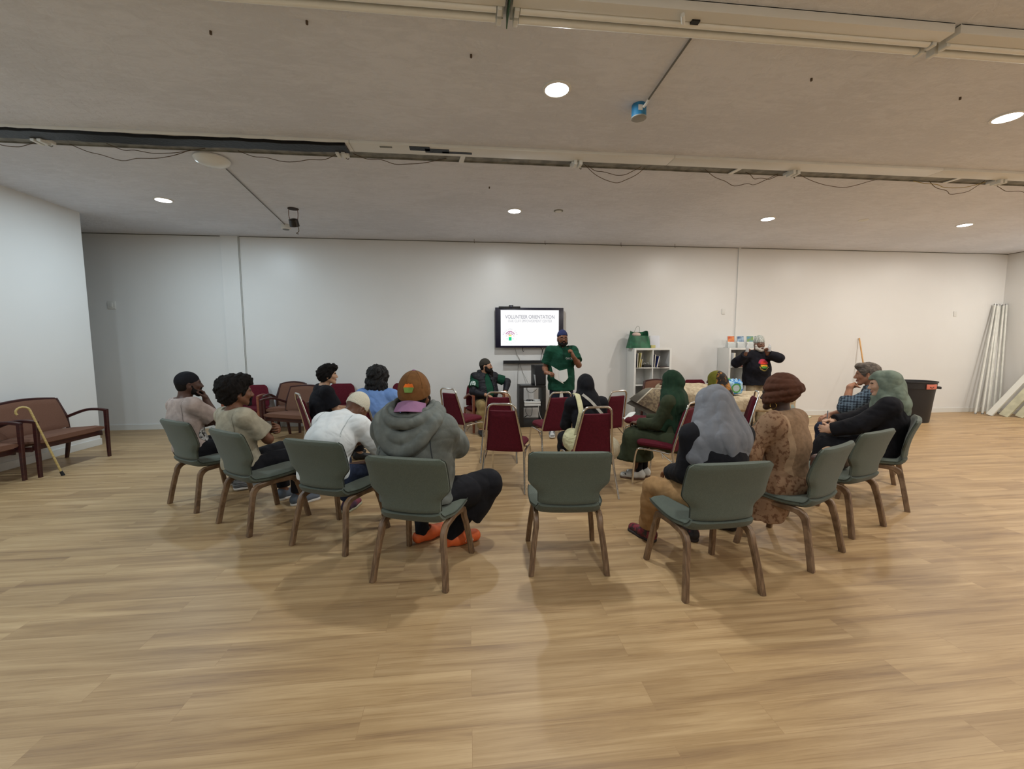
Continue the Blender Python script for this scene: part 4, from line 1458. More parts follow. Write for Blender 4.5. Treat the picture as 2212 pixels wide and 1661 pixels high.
class Person:
    """joints in the person's own frame: x to their right, y forward, z up"""

    def __init__(self, label, x, y, deg, skin, h=0.008, scale=1.0, girth=1.0, hip=0.515, lean=8, side=0, twist=0, bend=8, head_yaw=0, head_pitch=0,
                 head_roll=0, R=None, L=None, legR=None, legL=None, stand=False, name='person', zoff=0, lips='6b3a34', brow='1a1412', neck=0):
        self.root = thing('person', label, 'person', (x, y, zoff), math.radians(deg), 'people at the meeting')
        self.h = h
        self.stand = stand
        s = self.s = scale
        self.g = girth
        self.skin = mat('skin_' + skin, skin, 0.5, bump=0.05, bscale=300, var=0.06, vscale=25, spec=0.35)
        self.lip = mat('lips_' + lips, lips, 0.45)
        self.brow = mat('brow_' + brow, brow, 0.9)
        self.deg = deg
        self.xy = (x, y)
        C = self.C = V3(0, 0, hip)
        ln = math.radians(lean)
        sd = math.radians(side)
        tw = math.radians(twist)
        R1 = rym(sd * 0.6) @ rx(-ln * 0.8)
        R2 = rym(sd) @ rx(-(ln + math.radians(bend)))
        self.M = C + R1 @ V3(0, 0, 0.235 * s)
        self.N = self.M + R2 @ V3(0, 0, 0.245 * s)
        self.Rt = rzm(tw) @ R2
        self.R1 = R1
        self.sh = {'R': self.N + self.Rt @ V3(0.178 * s * (0.9 + 0.1 * girth), 0.0, -0.045 * s), 'L': self.N + self.Rt @ V3(-0.178 * s * (0.9 + 0.1 * girth), 0, -0.045 * s)}
        nk = unit(R2 @ V3(0, 0.25 + neck, 1.0))
        self.Rh = rzm(math.radians(head_yaw)) @ rym(math.radians(head_roll)) @ rx(-math.radians(-head_pitch))
        self.Hb = self.N + nk * 0.062 * s
        self.Hc = self.Hb + self.Rh @ V3(0, 0.03, 0.098) * s
        self.hip = {'R': C + V3(0.092, 0, -0.015) * s, 'L': C + V3(-0.092, 0, -0.015) * s}
        lu, lf = 0.285 * s, 0.25 * s
        self.el, self.wr, self.hand = {}, {}, {}
        for sd_, spec in (('R', R), ('L', L)):
            sg = 1 if sd_ == 'R' else -1
            spec = dict(spec or {})
            w = spec.get('w', (0.13 * sg, 0.36, 0.64))
            if 'W' in spec:
                w = self.local(spec['W'])
            hint = spec.get('hint', (0.45 * sg, -0.7, -0.6))
            self.el[sd_], self.wr[sd_] = ik(self.sh[sd_], w, lu, lf, hint)
            fd = unit(self.wr[sd_] - self.el[sd_])
            self.hand[sd_] = (unit(spec.get('dir', fd)), spec.get('palm', (0, 0, -1)), spec.get('curl', 0.35), spec.get('thumb', 0.5))
        self.kn, self.an, self.toe = {}, {}, {}
        for sd_, spec in (('R', legR), ('L', legL)):
            sg = 1 if sd_ == 'R' else -1
            spec = dict(spec or {})
            if stand:
                a, hint = spec.get('a', (0.12 * sg, 0, 0.085)), spec.get('hint', (0.1 * sg, 1, 0))
            else:
                a, hint = spec.get('a', (0.13 * sg, 0.42, 0.085)), spec.get('hint', (0.25 * sg, 1, 1.6))
            if 'W' in spec:
                a = self.local(spec['W'])
            self.kn[sd_], self.an[sd_] = ik(self.hip[sd_], a, 0.435 * s, 0.42 * s, hint)
            self.toe[sd_] = unit(V3(spec.get('toe', (0.2 * sg, 1, 0))))

    def local(self, p):
        a = -math.radians(self.deg)
        x, y = p[0] - self.xy[0], p[1] - self.xy[1]
        return V3(x * math.cos(a) - y * math.sin(a), x * math.sin(a) + y * math.cos(a), p[2])

    def hp(self, x, y, z):
        return self.Hc + self.Rh @ V3(x, y, z) * self.s

    # ---- pieces of the figure
    def torso(self, S, o=0.0, k=0.05, hips=True):
        s, g = self.s, self.g
        wx = self.Rt @ V3(1, 0, 0)
        if hips:
            S.ell(self.C + V3(0, -0.005, 0.0), V3(0.165 * g, 0.125 * g, 0.115) * s + o, self.R1, k=k)
        S.cap(self.C + self.R1 @ V3(0, 0.005, 0.05), self.M + V3(0, 0.0, 0.02), 0.112 * s * g + o, 0.115 * s * g + o, k=k, wide=(wx, 1.28))
        S.ell(self.N + self.Rt @ V3(0, 0.0, -0.165) * s, V3(0.168 * (0.4 + 0.6 * g), 0.118 * (0.3 + 0.7 * g), 0.185) * s + o, self.Rt, k=k)
        if g > 1.15:
            S.ell(self.M + self.R1 @ V3(0, 0.05 * g, -0.05), V3(0.16 * g, 0.13 * g, 0.16) * s + o, self.R1, k=k)
        up = self.N + self.Rt @ V3(0, -0.005, -0.035) * s
        for d in 'RL':
            S.cap(up, self.sh[d], 0.062 * s * (0.5 + 0.5 * g) + o, 0.060 * s * (0.4 + 0.6 * g) + o, k=k)

    def upper(self, S, d, o=0.0, k=0.03, t0=0.0, t1=1.0, flat=(0, 0), ease=0.0):
        s, g = self.s, 0.45 + 0.55 * self.g
        a, b = self.sh[d], self.el[d]
        S.cap(a + (b - a) * t0, a + (b - a) * t1, 0.054 * s * g + o, 0.043 * s * g + o + ease, k=k, flat=flat)

    def fore(self, S, d, o=0.0, k=0.02, t0=0.0, t1=1.0, flat=(0, 0), ease=0.0):
        s, g = self.s, 0.5 + 0.5 * self.g
        a, b = self.el[d], self.wr[d]
        m = a + (b - a) * 0.3
        r0, rm, r1 = 0.042 * s * g + o, 0.043 * s * g + o, 0.0275 * s + o + ease
        if t1 <= 0.3:
            S.cap(a, a + (b - a) * t1, r0, rm, k=k, flat=(0, flat[1]))
            return
        S.cap(a, m, r0, rm, k=k)
        S.cap(m, a + (b - a) * t1, rm, rm + (r1 - rm) * (t1 - 0.3) / 0.7, k=k, flat=(0, flat[1]))

    def thigh(self, S, d, o=0.0, k=0.04, t1=1.0, flat=(0, 0)):
        s, g = self.s, 0.5 + 0.5 * self.g
        a, b = self.hip[d], self.kn[d]
        S.cap(a, a + (b - a) * t1, 0.086 * s * g + o, 0.06 * s * g + o, k=k, flat=flat)

    def shank(self, S, d, o=0.0, k=0.03, t1=1.0, flat=(0, 0), ease=0.0):
        s, g = self.s, 0.6 + 0.4 * self.g
        a, b = self.kn[d], self.an[d]
        m = a + (b - a) * 0.3
        S.cap(a, m, 0.056 * s * g + o, 0.055 * s * g + o + ease * 0.3, k=k)
        S.cap(m, a + (b - a) * t1, 0.055 * s * g + o + ease * 0.3, 0.038 * s + o + ease, k=k, flat=(0, flat[1]))

    def handprims(self, S, d):
        s = self.s
        hd, pn, curl, th = self.hand[d]
        pn = V3(pn)
        pn = unit(pn - hd * (pn @ hd))
        sg = 1 if d == 'R' else -1
        tv = unit(np.cross(hd, pn)) * sg       # towards the thumb
        w = self.wr[d]
        S.cap(w - hd * 0.015, w + hd * 0.03 * s, 0.026 * s, 0.027 * s, k=0.015, wide=(tv, 1.25))
        S.cap(w + hd * 0.028 * s, w + hd * 0.082 * s, 0.0155 * s, 0.0145 * s, k=0.014, wide=(tv, 2.5))
        for i, (off, ln) in enumerate(((0.030, 0.072), (0.010, 0.080), (-0.011, 0.074), (-0.031, 0.058))):
            p = w + hd * (0.084 - 0.004 * abs(i - 1)) * s + tv * off * s
            ang = 0.0
            for seg, fr in enumerate((0.42, 0.32, 0.26)):
                ang += curl * (0.75, 1.15, 0.9)[seg] + 0.05 * i * curl
                dr = hd * math.cos(ang) + pn * math.sin(ang) + tv * (0.10 - 0.07 * i) * (1 - curl)
                dr = unit(dr)
                q = p + dr * ln * fr * s
                S.cap(p, q, (0.0098, 0.0090, 0.0083)[seg] * s, (0.0090, 0.0083, 0.0076)[seg] * s, k=0.004)
                p = q
        p = w + hd * 0.026 * s + tv * 0.026 * s
        dr = unit(hd * (0.75 - 0.2 * th) + tv * (0.75 - 0.5 * curl) + pn * (0.15 + 0.55 * curl))
        q = p + dr * 0.042 * s
        S.cap(p, q, 0.0145 * s, 0.0112 * s, k=0.012)
        dr2 = unit(dr + hd * 0.45 + pn * 0.3 * curl)
        q2 = q + dr2 * 0.03 * s
        S.cap(q, q2, 0.0108 * s, 0.0095 * s, k=0.004)
        S.cap(q2, q2 + unit(dr2 + hd * 0.2) * 0.022 * s, 0.0095 * s, 0.0082 * s, k=0.004)

    def headprims(self, S, o=0.0):
        s, hp, Rh = self.s, self.hp, self.Rh
        S.ell(hp(0, -0.014, 0.032), V3(0.077, 0.097, 0.091) * s, Rh, k=0.02)
        S.ell(hp(0, 0.035, -0.005), V3(0.066, 0.062, 0.085) * s, Rh, k=0.02)
        for g in (-1, 1):
            S.cap(hp(0.052 * g, 0.0, -0.04), hp(0.022 * g, 0.062, -0.088), 0.028 * s, 0.020 * s, k=0.025)
            S.ell(hp(0.040 * g, 0.066, -0.018), V3(0.022, 0.018, 0.018) * s, Rh, k=0.02)
        S.cap(hp(-0.008, 0.072, -0.094), hp(0.008, 0.072, -0.094), 0.020 * s, k=0.02)
        S.cap(hp(-0.034, 0.078, 0.028), hp(0.034, 0.078, 0.028), 0.0135 * s, k=0.016)
        for g in (-1, 1):
            S.ell(hp(0.031 * g, 0.103, 0.006), V3(0.016, 0.016, 0.011) * s, Rh, k=0.012, op='s')
        S.cap(hp(0, 0.088, 0.016), hp(0, 0.110, -0.024), 0.0095 * s, 0.0125 * s, k=0.012)
        for g in (-1, 1):
            S.ell(hp(0.012 * g, 0.100, -0.029), V3(0.0095, 0.011, 0.0085) * s, Rh, k=0.008)
            S.ell(hp(0.079 * g, -0.012, -0.008), V3(0.010, 0.022, 0.034) * s, Rh @ rzm(-0.35 * g), k=0.008)
            S.ell(hp(0.088 * g, -0.006, -0.005), V3(0.006, 0.011, 0.019) * s, Rh, k=0.004, op='s')
        S.ell(hp(0, 0.094, -0.053), V3(0.022, 0.010, 0.0062) * s, Rh, k=0.006)
        S.ell(hp(0, 0.092, -0.066), V3(0.019, 0.010, 0.0072) * s, Rh, k=0.006)
        S.cap(hp(0, -0.03, -0.05), self.N + self.Rt @ V3(0, 0.005, 0.005), 0.056 * s * (0.7 + 0.3 * self.g), 0.062 * s * (0.7 + 0.3 * self.g), k=0.03)

    def body(self, feet=True):
        S = Soft(0.03)
        self.torso(S)
        for d in 'RL':
            self.upper(S, d)
            self.fore(S, d)
            self.thigh(S, d)
            self.shank(S, d)
            S.cap(self.an[d], self.an[d] + self.toe[d] * 0.13 * self.s + V3(0, 0, -0.05), 0.036 * self.s, 0.026 * self.s, k=0.02)
        self.headprims(S)
        for d in 'RL':
            self.handprims(S, d)
        Hc, Rh, s = self.Hc, self.Rh, self.s

        def fm(c):
            q = (c - Hc) @ Rh / s
            x, y, z = np.abs(q[:, 0]), q[:, 1], q[:, 2]
            out = np.zeros(len(c), int)
            out[(y > 0.075) & (x < 0.024 - 0.0 * z) & (z < -0.0475) & (z > -0.0735)] = 1
            out[(y > 0.062) & (x > 0.011) & (x < 0.05) & (np.abs(z - (0.027 - 0.12 * np.maximum(0, x - 0.035))) < 0.0045)] = 2
            return out
        b = S.mesh('body', [self.skin, self.lip, self.brow], self.root, self.h, fm)
        Me, Mi = mat('eye_white', 'b5aea4', 0.25), mat('dark_iris', '1c120d', 0.2)
        for g in (-1, 1):
            mb = MB()
            mb.ball(tuple(self.hp(0.031 * g, 0.0735, 0.006)), 0.0122 * s, 8)
            for f in mb.bm.faces:
                q = (np.array(f.calc_center_median()) - self.hp(0.031 * g, 0.0735, 0.006))
                if unit(q) @ (Rh @ V3(0, 1, 0)) > 0.83:
                    f.material_index = 1
            mb.build('eye', [Me, Mi], self.root)
        return b

    # ---- clothing
    def collar(self, m, r=0.074, z=0.012, th=0.011, parent=None):
        S = Soft(0.008)
        pts = []
        for a in np.linspace(-2.75, 2.75, 23):
            pts.append(self.N + self.Rt @ V3(r * math.sin(a), 0.012 - (r * 0.95) * math.cos(a), z + 0.012 * math.cos(a)) * self.s)
        up = self.Rt @ V3(0, 0.25, 1)
        for a, b in zip(pts, pts[1:]):
            for q in (0.0, 0.012, 0.024, 0.034):
                o_ = up * q + unit(np.append((a - self.N)[:2], 0)) * -0.35 * q
                S.cap(a + o_, b + o_, th, th)
        return S.mesh('collar', m, parent or self.root, 0.006)

    def top(self, name, m, o=0.014, facemat=None, sleeve='short', hem=None, wr=(0.004, 26), collar=None, neck=0.062, kind=None, ease=0.008, h=None, hemdrop=0.02, seed=0, extra=None, seams=None):
        S = Soft(0.035)
        self.torso(S, o, hips=True)
        for d in 'RL':
            if sleeve == 'short':
                self.upper(S, d, o, t1=0.72, flat=(0, 1), ease=ease + 0.012, k=0.03)
            elif sleeve == 'elbow':
                self.upper(S, d, o, t1=1.0, ease=ease)
                self.fore(S, d, o + ease, t1=0.12, flat=(0, 1))
            elif sleeve == 'long':
                self.upper(S, d, o, ease=ease * 0.6, k=0.035)
                self.fore(S, d, o, t1=0.95, flat=(0, 1), ease=ease, k=0.03)
            elif sleeve == 'rolled':
                self.upper(S, d, o, ease=ease * 0.6, k=0.035)
                self.fore(S, d, o, t1=0.45, flat=(0, 1), ease=ease, k=0.03)
        if extra:
            extra(S)
        if self.stand:
            z1 = (self.C[2] if hem is None else hem) - 0.03
            S.cap(self.M + V3(0, 0, -0.04), V3(0, 0.01 * self.g, z1), 0.118 * self.g * self.s + o, 0.128 * self.g * self.s + o, wide=((1, 0, 0), 1.32), flat=(0, 1))
        # neck opening
        top = self.N + self.Rt @ V3(0, 0.012, 0.02) * self.s
        if collar:
            S.cap(self.N + self.Rt @ V3(0, 0.0, -0.02), self.N + self.Rt @ V3(0, 0.012, 0.045) * self.s, neck + 0.014, neck + 0.012, k=0.015, flat=(0, 1))
        S.cut(top + self.Rt @ V3(0, 0, 0.03 if collar else 0.0), self.Rt @ V3(0, 0.0, 1), ball=0.11)
        hz = self.C[2] - hemdrop if hem is None else hem
        S.cut(V3(0, 0, hz), V3(0, 0, -1), ball=0.45)
        if wr:
            S.wrinkle(wr[0], wr[1], seed)
        ob = S.mesh(name, m, self.root, h or self.h, facemat)
        if seams:
            into = Vector(self.Rt @ V3(0, 1, -0.1))
            for sg in (-1, 1):
                x0, x1 = 0.150 * sg * self.s * (0.8 + 0.2 * self.g), 0.172 * sg * self.s * (0.8 + 0.2 * self.g)
                pts = []
                for t in np.linspace(0, 1, 9):
                    pts.append(self.N + self.Rt @ V3(x0 + (x1 - x0) * t - 0.012 * sg * math.sin(PI * t), -0.2, 0.03 - 0.25 * self.s * t))
                bm = bmesh.new()
                L_ = [bm.verts.new(tuple(q + self.Rt @ V3(-0.003, 0, 0))) for q in pts]
                R_ = [bm.verts.new(tuple(q + self.Rt @ V3(0.003, 0, 0))) for q in pts]
                for i in range(8):
                    bm.faces.new((L_[i], R_[i], R_[i + 1], L_[i + 1]))
                me = bpy.data.meshes.new('seam')
                bm.to_mesh(me)
                bm.free()
                me.materials.append(seams)
                so = bpy.data.objects.new('seam', me)
                COL.objects.link(so)
                so.parent = ob
                decal(so, ob, into, 0.0015)
        return ob

    def trousers(self, m, o=0.012, cuff=0.9, ease=0.014, wr=(0.004, 24), name='trousers', waist=0.06, seed=3):
        S = Soft(0.04)
        S.ell(self.C + V3(0, -0.005, 0), V3(0.165 * self.g, 0.128 * self.g, 0.115) * self.s + o, self.R1)
        for d in 'RL':
            self.thigh(S, d, o)
            self.shank(S, d, o, t1=cuff, flat=(0, 1), ease=ease)
        S.cut(self.C + self.R1 @ V3(0, 0, waist), self.R1 @ V3(0, 0, 1), ball=0.4)
        S.wrinkle(wr[0], wr[1], seed)
        return S.mesh(name, m, self.root, self.h)

    def shoes(self, m, sole=None, name='shoe', ln=0.2, high=0.0, clog=False):
        for d in 'RL':
            a, t = self.an[d], self.toe[d]
            z0 = min(a[2] - 0.085, 10)
            b = V3(a[0], a[1], z0)
            sd = np.cross(t, V3(0, 0, 1))
            S = Soft(0.03)
            S.cap(b + t * -0.035 + V3(0, 0, 0.045), b + t * 0.06 + V3(0, 0, 0.05 + 0.008 * clog), 0.040 + 0.006 * clog, 0.042 + 0.012 * clog, wide=(sd, 1.05))
            S.cap(b + t * 0.05 + V3(0, 0, 0.042 + 0.01 * clog), b + t * (ln - 0.03) + V3(0, 0, 0.034 + 0.012 * clog), 0.042 + 0.012 * clog, 0.032 + 0.014 * clog, wide=(sd, 1.2))
            if not clog:
                S.cap(b + t * -0.03 + V3(0, 0, 0.06), b + t * -0.005 + V3(0, 0, 0.095 + high), 0.040, 0.043, flat=(0, 1))
            else:
                S.cap(b + t * -0.02 + V3(0, 0, 0.1), b + t * 0.03 + V3(0, 0, 0.1), 0.04, 0.04, op='s', k=0.015)
            S.cut(b + V3(0, 0, 0.012 if sole else 0.001), V3(0, 0, -1), ball=0.4)
            sh = S.mesh(name, m, self.root, min(self.h, 0.006))
            if sole:
                S = Soft(0.02)
                S.cap(b + t * -0.035 + V3(0, 0, 0.012), b + t * 0.05 + V3(0, 0, 0.012), 0.040, 0.040, wide=(sd, 1.08))
                S.cap(b + t * 0.05 + V3(0, 0, 0.012), b + t * (ln - 0.03) + V3(0, 0, 0.012), 0.041, 0.036, wide=(sd, 1.25))
                S.cut(b + V3(0, 0, 0.024), V3(0, 0, 1), ball=0.4)
                S.cut(b + V3(0, 0, 0.0), V3(0, 0, -1), ball=0.4)
                S.mesh('sole', sole, sh, 0.006)

    def skullcap(self, m, name='kufi', rise=0.0, low=0.035, tilt=0.12, o=0.008, ribs=True):
        S = Soft(0.02)
        S.ell(self.hp(0, -0.014, 0.034 + rise * 0.5), V3(0.077, 0.097, 0.091 + rise) * self.s + o, self.Rh)
        n = self.Rh @ V3(0, math.sin(tilt), -math.cos(tilt))
        S.cut(self.hp(0, 0.0, low), n, ball=0.3)
        S.ell(self.hp(0, -0.014, 0.02), V3(0.073, 0.093, 0.088) * self.s, self.Rh, op='s', k=0.003)
        return S.mesh(name, m, self.root, min(self.h, 0.006))

    def hair(self, m, kind='short', name='hair', amp=0.004, freq=120, o=0.008, line=0.07, extra=None, seed=5, h=None):
        """kind: where the hair line runs"""
        S = Soft(0.02)
        s = self.s
        if kind == 'short':
            S.ell(self.hp(0, -0.016, 0.034), V3(0.077, 0.096, 0.091) * s + o, self.Rh)
            S.ell(self.hp(0, -0.035, -0.02), V3(0.068, 0.065, 0.06) * s + o, self.Rh)
            S.ell(self.hp(0, 0.085, -0.02), V3(0.085, 0.055, 0.085) * s, self.Rh, op='s', k=0.01)
            S.cut(self.hp(0, 0, -0.055), self.Rh @ V3(0, 0.35, -1), ball=0.3)
        if extra:
            extra(S)
        for g in (-1, 1):
            S.ell(self.hp(0.08 * g, 0.0, -0.012), V3(0.03, 0.026, 0.035) * s, self.Rh, op='s', k=0.006)
        S.wrinkle(amp, freq, seed)
        S.wrinkle(amp * 0.6, freq * 1.9, seed + 7)
        return S.mesh(name, m, self.root, h or min(self.h, 0.006))

    def beard(self, m, long=0.0, name='beard', full=True, o=0.006, amp=0.003):
        S = Soft(0.015)
        s = self.s
        if full:
            for g in (-1, 1):
                S.cap(self.hp(0.064 * g, 0.008, -0.02), self.hp(0.05 * g, 0.03, -0.07), 0.014 * s + o, 0.022 * s + o)
                S.cap(self.hp(0.05 * g, 0.03, -0.07), self.hp(0.015 * g, 0.07, -0.095), 0.022 * s + o, 0.022 * s + o)
        S.cap(self.hp(-0.012, 0.075, -0.095), self.hp(0.012, 0.075, -0.095), 0.022 * s + o)
        for g in (-1, 1):
            S.cap(self.hp(0.003 * g, 0.103, -0.043), self.hp(0.028 * g, 0.088, -0.055), 0.0055 * s + o * 0.3, 0.0055 * s + o * 0.3, k=0.006)
            S.cap(self.hp(0.028 * g, 0.088, -0.055), self.hp(0.026 * g, 0.078, -0.085), 0.007 * s + o * 0.3, 0.012 * s + o, k=0.008)
        if long:
            S.cap(self.hp(0, 0.07, -0.10), self.hp(0, 0.085, -0.10 - long), 0.05 * s, 0.035 * s, k=0.03)
        S.ell(self.hp(0, 0.1, -0.06), V3(0.023, 0.03, 0.013) * s, self.Rh, op='s', k=0.003)
        S.wrinkle(amp, 130, 4)
        return S.mesh(name, m, self.root, min(self.h, 0.006))

    def glasses(self, m):
        mb = MB()
        for g in (-1, 1):
            ring = [self.hp(0.033 * g + 0.025 * math.cos(a), 0.101 - 0.012 * abs(math.cos(a)) * (1 if math.cos(a) * g > 0 else 0), 0.003 + 0.017 * math.sin(a)) for a in np.linspace(0, 2 * PI, 17)]
            mb.tube([tuple(p) for p in ring], 0.0026, 6)
            mb.tube([tuple(self.hp(0.057 * g, 0.09, 0.008)), tuple(self.hp(0.078 * g, 0.04, 0.008)), tuple(self.hp(0.083 * g, -0.01, 0.01))], 0.0026, 6)
        mb.tube([tuple(self.hp(-0.009, 0.106, 0.005)), tuple(self.hp(0.009, 0.106, 0.005))], 0.0026, 6)
        return mb.build('glasses', m, self.root)

    def scarf(self, m, drape=0.24, back=0.22, front=0.16, name='headscarf', o=0.012, face=True, wr=(0.006, 22), depth=0.16, seed=2, extra=None, bun=0.0, tent=0.0, cutz=None, h=None, flow=None, open_face=False, facemat=None):
        s = self.s
        S = Soft(0.04)
        S.ell(self.hp(0, -0.016, 0.032), V3(0.080, 0.102, 0.095) * s + o, self.Rh)
        if bun:
            S.ell(self.hp(0, -0.09, 0.0), V3(0.06, 0.055, 0.065) * s + o * bun, self.Rh)
        S.cap(self.hp(0, 0.02, -0.045), self.hp(0, 0.03, -0.09), 0.078 * s, 0.072 * s)
        S.cap(self.hp(0, -0.03, -0.05), self.N + self.Rt @ V3(0, 0, 0.03), 0.085 * s, 0.092 * s)
        if drape:
            wx = self.Rt @ V3(1, 0, 0)
            S.cap(self.N + self.Rt @ V3(0, 0, 0.03), self.N + self.Rt @ V3(0, 0.0, -0.07), 0.085 * s, 0.105 * s + o, wide=(wx, 1 + drape * 3.2), k=0.05)
            S.cap(self.N + self.Rt @ V3(0, -0.03, -0.02), self.N + self.Rt @ V3(0, -0.055, -back), 0.095 * s + o, 0.085 * s + o, wide=(wx, 1 + drape * 2.2), k=0.05, flat=(0, 1))
            S.cap(self.N + self.Rt @ V3(0, 0.03, -0.02), self.N + self.Rt @ V3(0, 0.075, -front), 0.09 * s + o, 0.075 * s + o, wide=(wx, 1 + drape * 1.8), k=0.05, flat=(0, 1))
        if tent:
            S.cap(self.hp(0, -0.03, 0.02), self.N + self.Rt @ V3(0, -0.03, -0.04), 0.098 * s + o, (0.098 + 0.045 * tent) * s + o, wide=(self.Rt @ V3(1, 0, 0), 1 + 0.22 * tent), k=0.05)
        if extra:
            extra(S)
        if face:
            if open_face:
                S.box(self.hp(0, 0.13, -0.018), V3(0.11, 0.092, 0.088) * s, 0.05, self.Rh, op='s', k=0.01)
            else:
                S.ell(self.hp(0, 0.135, -0.022), V3(0.060, 0.085, 0.082) * s, self.Rh, op='s', k=0.012)
        if cutz is not None:
            S.cut(V3(0, 0, cutz), V3(0, 0, -1), ball=0.6)
        S.wrinkle(wr[0], wr[1], seed, flow, 0.3 if flow is not None else 1.0)
        return S.mesh(name, m, self.root, h or self.h, facemat)
M_hairk = mat('black_hair', '14100e', 0.85, bump=0.5, bscale=260, spec=0.2)
M_hairb = mat('black_wavy_hair', '100d0c', 0.6, bump=0.6, bscale=180, spec=0.3)
M_hairg = mat('grey_hair', '6e645a', 0.8, bump=0.5, bscale=300, col2='4d4540', vscale=30, stretch=(1, 1, 4))
M_beardw = mat('white_beard', 'b9b4ac', 0.9, bump=0.4, bscale=300)
M_denim = cloth('dark_denim', '242c40', var=0.2, vscale=30)
M_blkcl = cloth('black_cloth', '15151a', var=0.15)
M_khaki = cloth('khaki_cloth', 'a1937a', var=0.12)
M_blkshoe = mat('black_shoe', '141416', 0.5)
M_whsole = mat('white_sole', 'cfcdc8', 0.6)


def disc_patch(P, name, m, c, n, r, th=0.004, seg=20):
    """a round or polygonal patch facing n at c (own frame)"""
    n = Vector(n).normalized()
    M = n.to_track_quat('Z', 'Y').to_matrix()
    return MB().lathe([(r, 0), (r, th)], seg, tuple(c), M).build(name, m, P)


# 1 --- man with black cap, hand at chin
p = Person('man with a close black cap and mauve shirt, seated with hand at his chin', -2.75, 4.43, -36, '4b3228', h=0.007, lean=-11, bend=14, side=-4, head_yaw=-14,
           R=dict(w=(0.06, 0.13, 0.985), hint=(0.35, 0.45, -1), dir=(-0.25, -0.15, 1), palm=(-0.3, -1, 0.1), curl=0.85),
           L=dict(w=(-0.02, 0.30, 0.74), hint=(-0.8, -0.2, -0.5), palm=(0, -0.5, -1)),
           legL=dict(a=(-0.12, 0.44, 0.085)), legR=dict(a=(0.16, 0.36, 0.10), toe=(0.35, 1, -0.1)))
p.body()
sh_ = p.top('t_shirt', cloth('mauve_taupe_shirt', 'a5968f'), sleeve='short', o=0.018, ease=0.012, seams=cloth('mauve_seam', '7d706a'))
p.trousers(M_blkcl)
p.shoes(mat('grey_knit_shoe', '8b8f93', 0.8, bump=0.3, bscale=60, col2='4c5054', vscale=8, stretch=(1, 1, 9)), M_whsole)
p.skullcap(M_blkcl, 'cap', low=0.012, tilt=0.32, o=0.007)
p.hair(M_hairk, o=0.003, amp=0.001)
p.beard(M_hairk, o=0.002)
n_ = Vector((0.75, 0.66, 0)).normalized()
M_ = Matrix.Translation(tuple(p.N + p.Rt @ V3(0.12, 0.10, -0.33))) @ n_.to_track_quat('Z', 'Y').to_matrix().to_4x4()
decal(flat_print([(0.075 * math.cos(t), 0.075 * math.sin(t)) for t in np.linspace(0, 2 * PI, 21)[:-1]], M_, 'shirt_print', mat('black_white_print', '18181a', 0.7, col2='c9c9c6', vscale=60), p.root), sh_, -n_)

# 2 --- young man with afro, folded arms
p = Person('young man with a round black afro and beige shirt, arms folded', -2.01, 3.90, -38, '6b4733', h=0.006, lean=-9, bend=8, hip=0.475, side=-3, head_yaw=-16,
           R=dict(w=(-0.07, 0.20, 0.745), hint=(1, 0.1, -0.6), dir=(-1, -0.1, 0.1), palm=(0, -1, 0), curl=0.5),
           L=dict(w=(0.10, 0.265, 0.76), hint=(-1, 0.1, -0.6), dir=(0.9, -0.25, 0.15), palm=(-0.3, -1, 0), curl=0.7))
p.body()
p.top('t_shirt', cloth('beige_shirt', '9f9784'), sleeve='short', o=0.020, ease=0.02, seed=4, seams=cloth('beige_seam', '786f5e'))
p.trousers(M_blkcl)
p.shoes(mat('blue_grey_shoe', '56606c', 0.7), M_whsole)


def afro(S, p=p):
    S.ell(p.hp(0, -0.05, 0.055), V3(0.125, 0.125, 0.115), p.Rh)
    S.ell(p.hp(0, -0.075, -0.015), V3(0.095, 0.085, 0.085), p.Rh)
    S.ell(p.hp(0, 0.03, 0.105), V3(0.098, 0.085, 0.07), p.Rh)
    S.ell(p.hp(0, 0.11, -0.02), V3(0.12, 0.06, 0.10), p.Rh, op='s', k=0.02)


p.hair(M_hairk, kind='afro', amp=0.008, freq=105, extra=afro)
p.beard(M_hairk, full=False, o=0.002)
MB().tube([tuple(p.wr['R'] + unit(p.wr['R'] - p.el['R']) * -0.03 + V3(0, 0.03 * math.cos(a), 0.03 * math.sin(a))) for a in np.linspace(0, 2 * PI, 13)], 0.004, 6).build('bracelet', M_black, p.root)

# 3 --- stooping man in white polo
p = Person('stooping man in a white polo shirt and cream knitted cap', -1.14, 3.37, -26, '5c3b29', h=0.006, lean=20, bend=26, head_pitch=-42, head_yaw=-8, girth=1.12, neck=0.3,
           R=dict(w=(0.10, 0.50, 0.66), hint=(1, -0.3, -0.4), curl=0.6), L=dict(w=(-0.08, 0.50, 0.66), hint=(-1, -0.3, -0.4), curl=0.6),
           legL=dict(a=(-0.22, 0.50, 0.085)), legR=dict(a=(0.24, 0.50, 0.085)))
p.body()
M_wpolo = cloth('white_polo_cotton', 'd9dcdc', var=0.03)
p.top('polo_shirt', M_wpolo, sleeve='elbow', o=0.022, collar=True, ease=0.02, wr=(0.0065, 22), seed=6, hem=0.50, seams=cloth('grey_white_seam', 'aab0b0'))
p.trousers(M_denim, waist=0.10)
S = Soft(0.01)
S.cap(p.C + p.R1 @ V3(0, 0, 0.075), p.C + p.R1 @ V3(0, 0, 0.105), 0.152, 0.150, wide=((1, 0, 0), 1.28), flat=(1, 1))
S.mesh('belt', mat('brown_belt', '4a2e22', 0.5), p.root, 0.006)
p.shoes(mat('navy_sneaker', '1b2338', 0.7, col2='6a2338', vscale=4), mat('pale_sole', '9c9a80', 0.6))
p.skullcap(mat('cream_crochet', 'cfc9b6', 0.95, bump=0.9, bscale=140), 'kufi', rise=0.015, low=0.012, tilt=0.05, o=0.010)
p.collar(M_wpolo, r=0.080)

